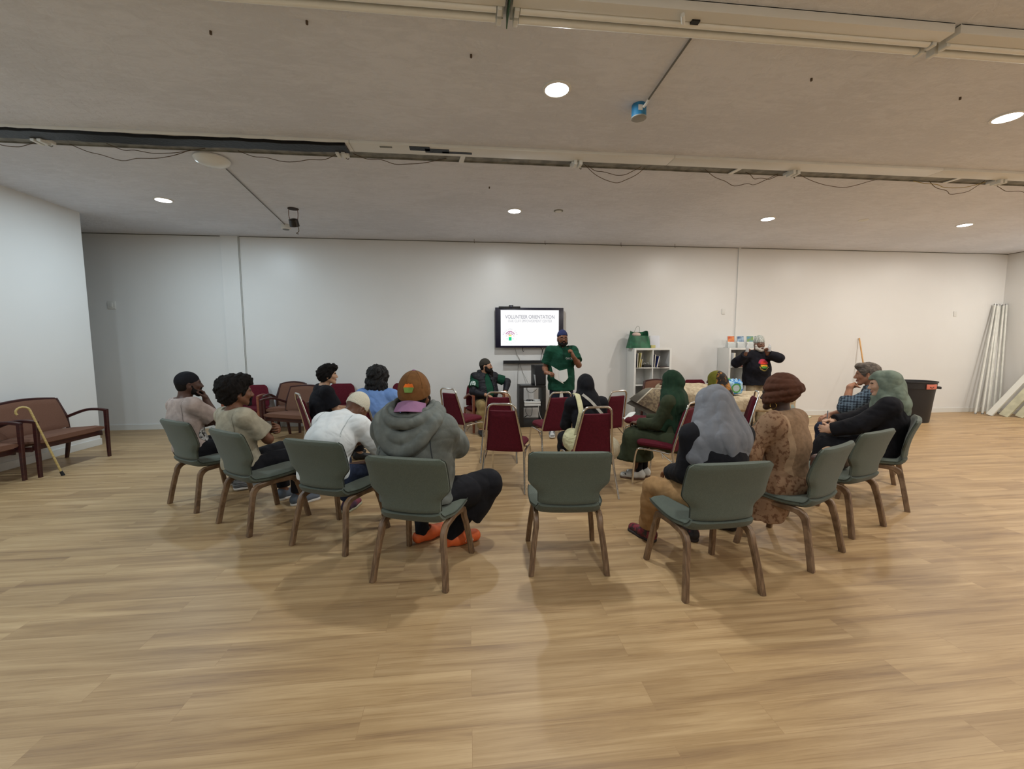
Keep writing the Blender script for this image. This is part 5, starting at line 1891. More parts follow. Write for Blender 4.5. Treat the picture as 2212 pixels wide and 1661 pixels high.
# 4 --- hooded jacket, brown cap worn backwards
p = Person('big man in a grey hooded jacket with a brown cap worn backwards', -0.36, 2.91, -18, '7c5540', h=0.006, lean=-8, bend=6, girth=1.24, head_yaw=10, head_pitch=-2, scale=1.11, hip=0.475,
           R=dict(w=(0.02, 0.44, 0.78), hint=(1, -0.1, -0.55), curl=0.5, dir=(-1, 0.3, 0)), L=dict(w=(0.02, 0.46, 0.74), hint=(-1, -0.1, -0.55), dir=(1, 0.3, 0), curl=0.5),
           legL=dict(W=(-0.37, 3.22, 0.085), hint=(-0.4, 1, 1.4), toe=(0.5, 0.75, 0)), legR=dict(W=(-0.14, 3.12, 0.085), hint=(1.3, 1, 1.2), toe=(0.75, 0.6, 0)))
p.body()
M_jkt = cloth('washed_grey_canvas', '646864', var=0.16, vscale=9, bump=0.3)


p.top('hooded_jacket', M_jkt, sleeve='long', o=0.032, ease=0.012, wr=(0.011, 17), seed=8, hem=0.475, neck=0.075, seams=cloth('dark_seam', '33373a'))
Rt = p.Rt
S = Soft(0.014)
o1, o2 = None, None
for t in np.linspace(-1.95, 1.95, 31):
    c1 = p.N + Rt @ V3(0.205 * math.sin(t), -0.055 - 0.160 * math.cos(t), 0.045 - 0.03 * math.cos(t) - 0.165 * max(0, math.cos(t)) ** 2)
    c2 = p.N + Rt @ V3(0.165 * math.sin(t), -0.015 - 0.155 * math.cos(t), 0.085 - 0.06 * math.cos(t))
    if o1 is not None:
        S.cap(o1, c1, 0.036, 0.036)
        S.cap(o2, c2, 0.034, 0.034)
        S.cap((o1 + o2) / 2 + Rt @ V3(0, 0.02, -0.01), (c1 + c2) / 2 + Rt @ V3(0, 0.02, -0.01), 0.048, 0.048, k=0.004)
    o1, o2 = c1, c2
S.wrinkle(0.006, 30, 5)
hd_ = S.mesh('hood', M_jkt, p.root, 0.006)
S = Soft(0.006)
o1 = None
for t in np.linspace(-1.95, 1.95, 45):
    c1 = p.N + Rt @ V3(0.140 * math.sin(t), -0.005 - 0.135 * math.cos(t), 0.118 - 0.05 * math.cos(t) + 0.004 * math.sin(t * 19))
    if o1 is not None:
        S.cap(o1, c1, 0.019 + 0.003 * math.sin(t * 19), 0.019)
    o1 = c1
S.mesh('drawstring_hem', M_jkt, hd_, 0.005)
S = Soft(0.02)
S.cap(p.N + p.Rt @ V3(0, 0.0, 0.02), p.Hb + p.Rh @ V3(0, 0, 0.012), 0.088, 0.080, flat=(0, 1))
S.wrinkle(0.003, 120)
S.mesh('fleece_collar', cloth('dark_fleece', '2a2523', bscale=200), p.root, 0.006)
S = Soft(0.04)
S.ell(p.C + V3(0, 0, 0), V3(0.23, 0.17, 0.12))
for d in 'RL':
    p.thigh(S, d, 0.028)
    p.shank(S, d, 0.045, t1=0.55, flat=(0, 1), ease=0.04)
S.wrinkle(0.007, 20, 4)
S.mesh('loose_shorts', M_blkcl, p.root, 0.007)
for d in 'RL':
    S = Soft(0.02)
    S.cap(p.kn[d] + (p.an[d] - p.kn[d]) * 0.25, p.an[d] + V3(0, 0, -0.01), 0.074, 0.050)
    S.cap(p.an[d], p.an[d] + p.toe[d] * 0.08 + V3(0, 0, -0.05), 0.042, 0.034)
    S.mesh('sock', M_blkcl, p.root, 0.006)
M_clog = mat('orange_foam', 'd9622b', 0.6)
p.shoes(M_clog, None, name='clog', clog=True, ln=0.22)
bx_ = p.an['R'] + p.toe['R'] * 0.02
t_ = unit(V3(p.toe['R'][0], p.toe['R'][1], 0))
sd_ = np.cross(t_, V3(0, 0, 1))
ang_ = math.atan2(t_[1], t_[0])
text('arrots', 0.042, tuple(V3(bx_[0], bx_[1], 0.048) + t_ * 0.085 + sd_ * 0.0635), mat('cream_letters', 'e8e0d0', 0.6), p.root, rx=PI / 2 - 0.1, rz=ang_)
# the cap
M_capb = cloth('brown_canvas_cap', '6b4826', var=0.1, vscale=30)
M_brim = cloth('mauve_brim', '8a6482', var=0.06)
S = Soft(0.015)
S.ell(p.hp(0, -0.02, 0.022), V3(0.098, 0.118, 0.135) * p.s, p.Rh)
S.cut(p.hp(0, 0, 0.012), p.Rh @ V3(0, 0.30, -1), ball=0.3)
capo = S.mesh('cap', M_capb, p.root, 0.005)


def brim(u, v):
    a = (u - 0.5) * 2.1
    r = 1.0
    w = 0.098 * math.sin(a) * 1.0
    y0 = -0.02 - 0.116 * math.cos(a)
    ext = 0.075 * v * math.cos(a * 0.72)
    return Vector(p.hp(w * (1 + 0.12 * v), y0 - ext, -0.018 - 0.055 * v * math.cos(a * 0.6) - 0.03 * (math.sin(a) ** 2) + 0.0))


MB().sheet(brim, 21, 7, 0.005).build('brim', M_brim, capo)
MB().ball(tuple(p.hp(0, -0.02, 0.158)), (0.013, 0.013, 0.006), 8).build('button', M_brim, capo)
for a in range(6):
    t = a * PI / 3 + 0.3
    MB().tube([tuple(p.hp(0.0985 * math.cos(t) * math.cos(e), -0.02 + 0.1185 * math.sin(t) * math.cos(e), 0.022 + 0.1355 * math.sin(e))) for e in np.linspace(0.22, 1.55, 9)], 0.0016, 5).build('panel_seam', cloth('dark_brown_stitch', '5d3d1d'), capo)
a0, e0 = -PI / 2 - 0.02, 0.24
nn_ = V3(math.cos(a0) * math.cos(e0), math.sin(a0) * math.cos(e0), math.sin(e0))
pc_ = p.hp(0.098 * nn_[0], -0.02 + 0.118 * nn_[1], 0.022 + 0.135 * nn_[2])
nw_ = Vector(p.Rh @ V3(nn_[0] / 0.098, nn_[1] / 0.118, nn_[2] / 0.135)).normalized()
upv_ = Vector(p.Rh @ V3(0, 0, 1))
xx_ = upv_.cross(nw_).normalized()
yy_ = nw_.cross(xx_)
MM_ = Matrix(((xx_.x, yy_.x, nw_.x, pc_[0]), (xx_.y, yy_.y, nw_.y, pc_[1]), (xx_.z, yy_.z, nw_.z, pc_[2]), (0, 0, 0, 1)))
MM_ = MM_ @ Matrix.Translation((0, 0, -0.002))
MB().prism([(-0.024, -0.028), (0.024, -0.028), (0.034, 0.006), (-0.034, 0.006)], 0.006, MM_).build('patch_lower', cloth('green_patch', '6f8f4a'), capo)
MB().prism([(-0.034, 0.0065), (0.034, 0.0065), (0.022, 0.030), (0.006, 0.026), (0.0, 0.033), (-0.01, 0.027), (-0.022, 0.030)], 0.006, MM_).build('patch_upper', cloth('orange_patch', 'e0702a'), capo)
p.hair(M_hairk, o=0.004, amp=0.002)
p.beard(M_hairk, o=0.014, long=0.05, amp=0.006)

# 5 --- woman in the grey headscarf
p = Person('woman in a long grey headscarf and black top, seen from behind', 1.63, 2.56, 2, '8a6248', h=0.006, lean=0, bend=8, scale=0.95, girth=1.08, head_yaw=0, side=2, name='person',
           R=dict(w=(0.16, 0.38, 0.66), hint=(0.8, -0.5, -0.5)), L=dict(w=(-0.15, 0.30, 0.60), hint=(-0.12, -0.6, -1)),
           legL=dict(W=(1.40, 3.06, 0.085), hint=(-0.75, 1, 1.6), toe=(-0.35, 1, 0)), legR=dict(W=(1.74, 3.03, 0.085), toe=(0.1, 1, 0)))
p.body()
p.top('black_top', M_blkcl, sleeve='long', o=0.022, ease=0.012, hem=0.40, seed=9)
p.trousers(cloth('tan_cotton', '98764f'), o=0.018, ease=0.02)
p.shoes(mat('black_red_sneaker', '1a1416', 0.6, col2='7a1f2e', vscale=7, vlo=0.52, vhi=0.56), mat('dark_sole', '2b2220', 0.7), high=0.02)
p.scarf(cloth('grey_jersey_scarf', '75777d', var=0.05), drape=0.27, back=0.24, front=0.2, bun=0.6, tent=1.0, wr=(0.011, 26), flow=(-0.35, 0.2, 1), seed=12, extra=lambda S, p=p: S.cap(p.N + V3(-0.10, -0.04, -0.08), p.N + V3(-0.17, -0.05, -0.17), 0.085, 0.06, k=0.06))

# 6 --- woman in brown head wrap and tan dress
p = Person('woman in a brown wound head wrap and tan flowered dress, seen from behind', 2.38, 2.87, 28, '3a251c', h=0.006, lean=0, bend=8, scale=0.98, girth=0.98, head_yaw=2,
           R=dict(w=(0.14, 0.38, 0.68), hint=(0.9, -0.4, -0.6)), L=dict(w=(-0.14, 0.38, 0.68), hint=(-0.9, -0.4, -0.6)),
           legL=dict(a=(-0.1, 0.36, 0.085)), legR=dict(a=(0.14, 0.36, 0.085)))
p.body()
M_dress = cloth('tan_woven_dress', '8a6f56', var=0.10, vscale=40)
M_flower = mat('brown_flowered_voile', '8f7259', 0.9, bump=0.3, bscale=200, col2='6a4c38', vscale=34, vlo=0.52, vhi=0.60, spec=0.2)
p.top('dress_bodice', [M_dress, M_flower, cloth('pale_tan_border', 'a3886c')], sleeve='long', o=0.03, ease=0.02, hem=0.40, seed=14, collar=True,
      facemat=lambda c: np.where(c[:, 0] < -0.16, 1, np.where(c[:, 0] < -0.128, 2, 0)))
S = Soft(0.06)
S.ell(p.C + V3(0, 0, -0.02), V3(0.2, 0.17, 0.13))
for d in 'RL':
    p.thigh(S, d, 0.03)
    S.cap(p.kn[d], p.an[d] + V3(0, -0.02, 0.06), 0.10, 0.12, flat=(0, 1))
S.cap(p.kn['R'] * 0.5 + p.kn['L'] * 0.5, (p.an['R'] + p.an['L']) * 0.5 + V3(0, -0.02, 0.06), 0.13, 0.16, flat=(0, 1))
S.cap(p.C + V3(-0.10, 0.0, -0.02), p.C + V3(-0.14, 0.10, -0.38), 0.12, 0.15, flat=(0, 1))
S.cap(p.C + V3(0.06, 0.08, -0.05), p.C + V3(0.0, 0.14, -0.36), 0.13, 0.15, flat=(0, 1))
S.cut(V3(0, 0, 0.25), V3(0.12, 0.1, -1), ball=0.9)
S.wrinkle(0.012, 17, 5)
S.mesh('skirt', M_flower, p.root, 0.007)
# shawl over the near arm, falling down the side
S = Soft(0.05)
for t in np.linspace(0, 1, 7):
    pass
S.cap(p.sh['L'] + V3(0.03, 0, 0.02), p.el['L'] + V3(-0.01, 0, 0), 0.08, 0.09)
S.cap(p.el['L'] + V3(-0.01, 0, 0), p.el['L'] + V3(0.02, 0.02, -0.32), 0.085, 0.075, flat=(0, 1), wide=((0, 1, 0), 1.5))
S.cap(p.el['L'], p.wr['L'], 0.09, 0.07, flat=(0, 1))
S.wrinkle(0.007, 20, 9)
S.mesh('shawl_sleeve', M_flower, p.root, 0.007)
M_wrap = cloth('brown_wrap_jersey', '4f3022', var=0.08)
S = Soft(0.02)
S.ell(p.hp(0, -0.035, 0.065), V3(0.108, 0.122, 0.118), p.Rh)
for i, (zz, yy, rr, tl) in enumerate(((-0.005, -0.03, 0.104, 0.35), (0.03, -0.045, 0.117, 0.25), (0.072, -0.04, 0.112, 0.05), (0.105, -0.045, 0.092, -0.1))):
    pr = None
    for a in np.linspace(0, 2 * PI, 19):
        q = p.hp(rr * 0.93 * math.cos(a), yy + rr * 0.98 * math.sin(a), zz + 0.09 * tl * -math.sin(a) + 0.012 * math.cos(a + i))
        if pr is not None:
            S.cap(pr, q, 0.021, 0.021, k=0.012)
        pr = q
S.wrinkle(0.003, 60, 2)
S.mesh('head_wrap', M_wrap, p.root, 0.006)
M_gold = mat('gold_hoop', 'c9a65a', 0.2, metal=1.0)
for g in (-1, 1):
    c = p.hp(0.086 * g, -0.012, -0.066)
    MB().tube([tuple(c + p.Rh @ V3(0, 0.022 * math.cos(a), 0.024 * math.sin(a))) for a in np.linspace(0, 2 * PI, 15)], 0.0022, 6).build('hoop_earring', M_gold, p.root)
p.shoes(M_blkshoe)

# 7 --- woman in sage headscarf, black dress
p = Person('woman in a sage green headscarf and black dress, writing on her lap', 4.06, 3.68, 43, 'c39a80', h=0.006, lean=-12, bend=12, scale=0.98, girth=1.08, head_yaw=8, head_pitch=-8, lips='a37468', brow='3b2a22',
           R=dict(w=(0.02, 0.38, 0.72), hint=(0.9, -0.4, -0.6), curl=0.9, dir=(-0.5, 0.7, 0.2)), L=dict(w=(-0.16, 0.38, 0.66), hint=(-0.9, -0.4, -0.6), curl=0.5, dir=(0.2, 1, 0.0), palm=(1, 0, -0.2)),
           legL=dict(a=(-0.1, 0.52, 0.085)), legR=dict(a=(0.12, 0.52, 0.085)))
p.body()
p.top('black_dress_top', M_blkcl, sleeve='long', o=0.028, ease=0.018, hem=0.40, seed=21)
S = Soft(0.06)
S.ell(p.C + V3(0, 0, -0.02), V3(0.2, 0.16, 0.12))
for d in 'RL':
    p.thigh(S, d, 0.03)
    S.cap(p.kn[d], p.an[d] + V3(0, -0.02, 0.03), 0.095, 0.11, flat=(0, 1))
S.wrinkle(0.007, 19, 5)
S.mesh('skirt', M_blkcl, p.root, 0.008)
p.shoes(mat('pale_sneaker', 'c9c3c0', 0.6), M_whsole)
p.scarf(cloth('sage_scarf', '6b776b', var=0.10, vscale=20), drape=0.20, back=0.14, front=0.34, tent=0.35, wr=(0.010, 30), flow=(0.2, 0.7, 0.8), seed=22, bun=0.9, open_face=True)
P_sage = p

# 8 --- grey-haired man in the plaid shirt
M_plaid = bpy.data.materials.new('blue_plaid')
M_plaid.use_nodes = True
_nt = M_plaid.node_tree
_b = _nt.nodes['Principled BSDF']
_tc = nn(_nt, 'ShaderNodeTexCoord')
_c = None
for _i, (_dir, _sc) in enumerate((('X', 11), ('Z', 11), ('Y', 11))):
    _w = nn(_nt, 'ShaderNodeTexWave', wave_type='BANDS', bands_direction=_dir)
    _w.inputs['Scale'].default_value = _sc
    _w.inputs['Distortion'].default_value = 0.6
    _nt.links.new(_tc.outputs['Object'], _w.inputs['Vector'])
    if _c is None:
        _c = _w.outputs['Fac']
    else:
        _a = nn(_nt, 'ShaderNodeMath', operation='ADD')
        _nt.links.new(_c, _a.inputs[0])
        _nt.links.new(_w.outputs['Fac'], _a.inputs[1])
        _c = _a.outputs[0]
_r = nn(_nt, 'ShaderNodeValToRGB')
_r.color_ramp.elements[0].position = 0.35
_r.color_ramp.elements[0].color = (*srgb('1b2634'), 1)
_r.color_ramp.elements[1].position = 0.75
_r.color_ramp.elements[1].color = (*srgb('566878'), 1)
_m = nn(_nt, 'ShaderNodeMath', operation='MULTIPLY')
_m.inputs[1].default_value = 0.38
_nt.links.new(_c, _m.inputs[0])
_nt.links.new(_m.outputs[0], _r.inputs['Fac'])
_nt.links.new(_r.outputs['Color'], _b.inputs['Base Color'])
_b.inputs['Roughness'].default_value = 0.9
p = Person('grey-haired man in a blue plaid shirt, resting his chin on his fist', 4.66, 4.34, 43, 'a1735a', h=0.007, lean=-4, bend=10, head_yaw=6, head_pitch=-6, scale=1.05, lips='8a5a4c', brow='54463c',
           L=dict(w=(-0.15, 0.22, 1.04), hint=(-0.5, 0.5, -1), curl=1.25, dir=(0.9, -0.15, 0.25), palm=(0, -0.6, -0.8)), R=dict(w=(0.10, 0.40, 0.66), hint=(0.9, -0.3, -0.5)))
p.body()
p.top('plaid_shirt', M_plaid, sleeve='rolled', o=0.022, ease=0.014, collar=True, seed=31)
p.trousers(M_denim)
p.shoes(M_blkshoe)
p.hair(M_hairg, o=0.012, amp=0.005, freq=70, extra=lambda S, p=p: S.ell(p.hp(0, 0.045, 0.10), V3(0.07, 0.06, 0.035), p.Rh))
wd_ = unit(p.wr['L'] - p.el['L'])
Mw_ = Vector(wd_).to_track_quat('Z', 'Y').to_matrix()
wt = MB().lathe([(0.031, -0.012), (0.034, 0.0), (0.031, 0.012)], 20, tuple(p.wr['L'] - wd_ * 0.02), Mw_).build('watch', M_black, p.root)

# 9 --- woman in dark green
p = Person('woman in a dark green headscarf and long green dress, seated in a maroon chair', 2.22, 4.30, 45, '5a3a2a', h=0.007, lean=-3, bend=6, scale=0.95, head_yaw=10, head_pitch=2,
           R=dict(w=(0.14, 0.36, 0.66)), L=dict(w=(-0.10, 0.34, 0.65), hint=(-0.2, -0.6, -1), curl=0.6, dir=(0.2, 1, 0.1)),
           legL=dict(W=(1.93, 4.52, 0.085), hint=(-0.2, 1, 1.5), toe=(-0.35, 0.9, 0)), legR=dict(W=(2.03, 4.60, 0.085), toe=(-0.3, 0.9, 0)))
p.body()
M_grn1 = cloth('dark_green_chiffon', '1d3424', var=0.12)
M_grn2 = cloth('olive_green_cotton', '343a28', var=0.14, vscale=7)
p.top('dress_bodice', M_grn2, sleeve='long', o=0.016, ease=0.025, hem=0.42, seed=41)
S = Soft(0.07)
S.ell(p.C + V3(0, 0, -0.02), V3(0.2, 0.17, 0.13))
for d in 'RL':
    p.thigh(S, d, 0.035)
    S.cap(p.kn[d], V3(p.kn[d][0], p.kn[d][1] + 0.01, 0.24), 0.10, 0.15, flat=(0, 1))
kk = (p.kn['R'] + p.kn['L']) * 0.5
S.cap(kk, V3(kk[0], kk[1] + 0.02, 0.24), 0.12, 0.19, flat=(0, 1))
S.wrinkle(0.010, 18, 5)
S.mesh('skirt', M_grn2, p.root, 0.008)
for d in 'RL':
    S = Soft(0.02)
    S.cap(p.an[d] + V3(0, 0, 0.10), p.an[d] + V3(0, 0, 0.0), 0.046, 0.042)
    S.mesh('sock', M_blkcl, p.root, 0.006)
p.shoes(mat('white_low_sneaker', 'c6c6c2', 0.5, col2='2a2a2c', vscale=12, vlo=0.62, vhi=0.64), mat('gum_sole', '5b4535', 0.7))
p.scarf(M_grn1, drape=0.24, back=0.42, front=0.22, bun=1.2, wr=(0.009, 26), flow=(0.1, 0.3, 1), seed=42, face=True,
        extra=lambda S, p=p: S.cap(p.N + p.Rt @ V3(-0.12, -0.02, -0.06), p.el['L'] + V3(0.02, -0.03, -0.06), 0.075, 0.06, k=0.06, flat=(0, 1)))
P_green = p

# 10 --- black hood, cream straps
p = Person('person in a black hood and black top with cream straps over the back', 1.25, 4.24, 2, '5a3a2a', h=0.007, lean=6, bend=8, scale=0.93, head_yaw=0, girth=0.95,
           R=dict(w=(0.12, 0.38, 0.66)), L=dict(w=(-0.12, 0.38, 0.66)))
p.body()
p.top('black_top', M_blkcl, sleeve='long', o=0.014, ease=0.010, hem=0.40, seed=51)
p.trousers(M_blkcl, o=0.02)
p.shoes(M_blkshoe)
p.scarf(cloth('black_jersey', '0f0f14', var=0.1), drape=0.12, back=0.10, front=0.12, bun=1.0, wr=(0.003, 20), seed=52)
M_cream = cloth('cream_quilted_cloth', 'c2bd97', var=0.08, bump=0.6, bscale=60)
sb_ = [p.N + p.Rt @ V3(-0.115, 0.02, 0.065), p.N + p.Rt @ V3(-0.120, -0.09, 0.03), p.N + p.Rt @ V3(-0.118, -0.165, -0.12), p.M + p.Rt @ V3(-0.13, -0.17, 0.03), p.M + p.R1 @ V3(-0.17, -0.15, -0.12)]
strap_root = thing('sling_bag', 'cream cloth sling worn over the back of the black-hooded person', 'bag', (p.root.location.x, p.root.location.y, 0), p.root.rotation_euler.z)
MB().bar(smooth_path([tuple(q) for q in sb_], 5), [0.055] * 21, 0.014, (1, 0.1, 0)).build('strap', M_cream, strap_root)
S = Soft(0.05)
S.ell(p.C + V3(-0.17, -0.02, 0.03), V3(0.10, 0.16, 0.12))
S.ell(p.C + V3(-0.12, -0.12, -0.02), V3(0.12, 0.08, 0.09))
S.wrinkle(0.006, 30, 3)
S.mesh('pouch', M_cream, strap_root, 0.007)
s2_ = [p.N + p.Rt @ V3(-0.07, -0.10, 0.04), p.N + p.Rt @ V3(0.0, -0.150, -0.04), p.N + p.Rt @ V3(0.08, -0.160, -0.14), p.M + p.Rt @ V3(0.16, -0.13, 0.0)]
MB().bar(smooth_path([tuple(q) for q in s2_], 5), 0.03, 0.006, (0.75, 0.2, 0.6)).build('narrow_strap', cloth('pale_strap', 'a5a096'), strap_root)
sk = thing('drawstring_bag', 'pale pleated drawstring bag hanging at the side of the black-hooded person', 'bag', (1.52, 4.34, 0.41))
S = Soft(0.04)
S.ell((0, 0, 0), (0.115, 0.10, 0.13))
S.cap((-0.02, 0, 0.05), (-0.06, 0, 0.20), 0.07, 0.03)
S.mesh('pouch', mat('pale_pleated_cloth', 'b3aa92', 0.9, bump=0.9, bscale=18, stretch=(1, 6, 1), var=0.1), sk, 0.007)
MB().tube([(-0.06, 0, 0.2), (-0.09, 0.0, 0.28), (-0.13, -0.03, 0.22)], 0.006, 8).build('cord', M_cream, sk)

# 11 --- curly-haired young man in black
p = Person('young man with curly black hair and a black shirt, in profile', -1.90, 5.62, -58, 'b08a6e', h=0.007, lean=2, bend=8, head_yaw=-18, lips='96695a', brow='241a15',
           R=dict(w=(0.12, 0.38, 0.68)), L=dict(w=(-0.12, 0.38, 0.68)))
p.body()
p.top('t_shirt', M_blkcl, sleeve='short', o=0.02, ease=0.015, seed=61)
p.trousers(M_blkcl)
p.shoes(M_blkshoe)
p.hair(M_hairk, o=0.018, amp=0.010, freq=85, extra=lambda S, p=p: (S.ell(p.hp(0, 0.035, 0.105), V3(0.078, 0.082, 0.045), p.Rh), S.ell(p.hp(0, -0.055, 0.02), V3(0.085, 0.075, 0.085), p.Rh)))

# 12 --- light blue shirt
p = Person('person with wavy black shoulder-length hair and a light blue shirt, seen from behind', -1.07, 4.95, -14, '8a6248', h=0.007, lean=4, bend=8, head_yaw=-12, girth=1.05,
           R=dict(w=(0.16, 0.36, 0.70)), L=dict(w=(-0.16, 0.36, 0.70)))
p.body()
p.top('blue_shirt', cloth('light_blue_oxford', '6f8fc4', var=0.06), sleeve='elbow', o=0.022, ease=0.026, collar=True, wr=(0.006, 24), seed=71)
p.trousers(M_denim)
p.shoes(M_blkshoe)


def curls(S, p=p):
    S.ell(p.hp(0, -0.03, 0.045), V3(0.115, 0.125, 0.115), p.Rh)
    S.ell(p.hp(0, -0.065, -0.06), V3(0.125, 0.095, 0.11), p.Rh)
    S.ell(p.hp(-0.04, -0.07, -0.11), V3(0.10, 0.075, 0.07), p.Rh)
    S.ell(p.hp(0.05, -0.06, -0.11), V3(0.09, 0.075, 0.07), p.Rh)
    S.ell(p.hp(0, 0.12, -0.03), V3(0.10, 0.07, 0.11), p.Rh, op='s', k=0.02)


p.hair(M_hairb, kind='curls', amp=0.011, freq=75, extra=curls)

# 13 --- olive and leopard headscarf
p = Person('person in an olive and leopard-print headscarf behind the grey headscarf', 3.42, 5.22, 40, '4a2f22', h=0.008, lean=8, bend=8, scale=0.94, head_yaw=6, hip=0.46)
p.body()
p.top('dark_top', M_blkcl, sleeve='long', o=0.024, hem=0.42)
p.trousers(M_blkcl)
p.shoes(M_blkshoe)
S_ol = cloth('olive_scarf', '6d6a25', var=0.08)
p.scarf([S_ol, mat('leopard_print', '1c130d', 0.8, col2='a8702a', vscale=16, vlo=0.50, vhi=0.60)], tent=0.3, drape=0.16, back=0.10, front=0.14, bun=1.1, wr=(0.004, 22), seed=82,
        facemat=lambda c, p=p: (((c - p.Hc) @ p.Rh)[:, 1] < -0.035).astype(int))
# 14 --- bearded man in the black vest
p = Person('bearded man in a dark kufi and black quilted vest, seated facing the group', 0.30, 7.58, 196, 'b08468', h=0.008, lean=-4, bend=6, girth=1.2, head_yaw=62, head_pitch=4, lips='8a544a', brow='1a1412', twist=10,
           L=dict(w=(-0.34, 0.16, 0.70), hint=(-0.9, -0.3, 0.2), curl=0.5, dir=(0, 0.8, -0.4)), R=dict(w=(0.10, 0.34, 0.68), hint=(0.9, -0.2, -0.5)),
           legL=dict(a=(-0.2, 0.42, 0.085)), legR=dict(a=(0.2, 0.40, 0.085)))
p.body()
M_dkg = cloth('dark_green_polo', '12402f', var=0.12, vscale=10)
M_vest = cloth('black_quilted_nylon', '1a1a20', var=0.15, bump=0.2, rough=0.55)
gs_ = p.top('green_shirt', M_dkg, sleeve='short', o=0.018, ease=0.012, seed=91, collar=True)
for d in 'RL':
    S = Soft(0.02)
    S.cap(p.sh[d] + (p.el[d] - p.sh[d]) * 0.66, p.el[d], 0.062, 0.058)
    p.fore(S, d, 0.014, t1=0.97, flat=(0, 1))
    S.wrinkle(0.003, 30)
    S.mesh('undersleeve', M_vest, p.root, 0.008)
S = Soft(0.04)
p.torso(S, 0.040)
S.ell(p.N + p.Rt @ V3(0, 0.2, -0.25), V3(0.075, 0.16, 0.40), p.Rt, op='s', k=0.02)
for zz in np.linspace(0.02, 0.42, 8):
    S.cap(p.N + p.Rt @ V3(-0.30, 0.0, -zz), p.N + p.Rt @ V3(0.30, 0.0, -zz), 0.001, 0.001, k=0.0, op='u') if False else None
S.cut(V3(0, 0, 0.46), V3(0, 0, -1), ball=0.6)
for d in 'RL':
    sg = 1 if d == 'R' else -1
    S.cap(p.sh[d] + V3(0.02 * sg, 0, 0.0), p.sh[d] + V3(0.14 * sg, 0, -0.05), 0.085, 0.09, op='s', k=0.01)
S.ell(p.N + p.Rt @ V3(0, 0.02, 0.05), V3(0.078, 0.085, 0.06), p.Rt, op='s', k=0.01)
S.wrinkle(0.006, 60, 3, axis=(0, 0, 1), squash=3.0)
vest = S.mesh('quilted_vest', M_vest, p.root, 0.008)
S = Soft(0.03)
for a in np.linspace(-1.6, 1.6, 9):
    S.ell(p.N + p.Rt @ V3(0.105 * math.sin(a), -0.10 * math.cos(a), 0.05), V3(0.04, 0.035, 0.045))
S.wrinkle(0.004, 40)
S.mesh('vest_hood', M_vest, vest, 0.008)
p.trousers(cloth('tan_chino', '8d7a52'))
p.shoes(M_blkshoe)
p.skullcap(cloth('dark_knit_kufi', '38352f', bscale=250), 'kufi', rise=0.012, low=0.030, tilt=0.20)
p.hair(M_hairk, o=0.003, amp=0.001)
p.beard(M_hairk, o=0.014, long=0.08, amp=0.005)
p.glasses(mat('amber_frame', '6a4326', 0.3))
bd_ = unit(V3(0.50, 0.84, 0.12))
M_ = Matrix.Translation(tuple((p.sh['R'] * 0.58 + p.el['R'] * 0.42) + bd_ * 0.06)) @ Vector(bd_).to_track_quat('Z', 'Y').to_matrix().to_4x4()
decal(flat_print([(0.05 * math.cos(t), 0.05 * math.sin(t)) for t in np.linspace(0, 2 * PI, 21)[:-1]], M_, 'arm_badge', mat('white_green_badge', 'c9d4cf', 0.7, col2='2d5646', vscale=70, vlo=0.5, vhi=0.56), p.root), gs_, -bd_)

# 15 --- the speaker
p = Person('standing man in a dark green polo and blue kufi, holding papers and pointing', 1.55, 6.87, 181, '7d523b', h=0.007, scale=1.02, girth=1.08, hip=0.985, lean=2, bend=2, stand=True, head_yaw=0, head_pitch=0, lips='643c33', brow='1a1412',
           R=dict(W=(1.26, 6.66, 1.09), hint=(0.3, -0.6, -1), dir=(-0.7, 0.62, -0.1), palm=(-0.3, -0.5, -1), curl=0.6),
           L=dict(W=(1.66, 6.52, 1.36), hint=(-0.6, -0.1, -1), dir=(0.35, 0.1, 1), palm=(0.9, -0.5, 0), curl=1.0),
           legR=dict(a=(0.15, 0.0, 0.085)), legL=dict(a=(-0.17, -0.02, 0.085)))
p.body()
ps_ = p.top('polo_shirt', M_dkg, sleeve='short', o=0.026, ease=0.008, wr=(0.008, 16), hem=0.79, seed=101)
p.collar(M_dkg, r=0.074)
p.trousers(cloth('dark_navy_trousers', '1c2230'), ease=0.03, cuff=0.98)
p.shoes(mat('grey_trainer', '4a4f55', 0.6, col2='c9c9c6', vscale=20), M_whsole, ln=0.22)
p.skullcap(cloth('navy_knit_kufi', '2a3157', bscale=250), 'kufi', rise=0.012, low=0.045, tilt=0.10)
p.beard(M_hairk, o=0.004)
p.hair(M_hairk, o=0.002, amp=0.001)
p.glasses(mat('dark_frame', '2a1f1a', 0.3))
for i_, (tx_, sz_, dz_) in enumerate((('OakCliff', 0.038, 0.0), ('__________', 0.022, -0.012))):
    decal(text(tx_, sz_, tuple(p.N + V3(-0.095, 0.158, -0.155 + dz_)), mat('white_thread', 'd8dcd8', 0.7), p.root, rx=PI / 2, rz=PI, th=0.0), ps_, (0, -1, 0))
decal(flat_print([(-0.014, -0.17), (0.014, -0.17), (0.014, -0.03), (-0.014, -0.03)], Matrix.Translation(tuple(p.N)) @ Matrix.Rotation(PI, 4, 'Z') @ Matrix.Rotation(PI / 2, 4, 'X'), 'button_placket', cloth('darker_green_placket', '0d3325'), p.root, 4), ps_, (0, -1, 0))
P_sp = p
pb = thing('paper_booklet', 'open white papers in the hand of the speaker in green', 'papers', (1.43, 6.625, 1.10))
MB().sheet(lambda u, v: Vector((-0.07 + 0.15 * u - 0.05 * (v - 0.5), -0.02 * math.sin(u * PI), -0.02 + 0.20 * (v - 0.4) - 0.09 * u)), 10, 8, 0.004).build('back_page', mat('paper_white', 'e6e6e0', 0.7), pb)
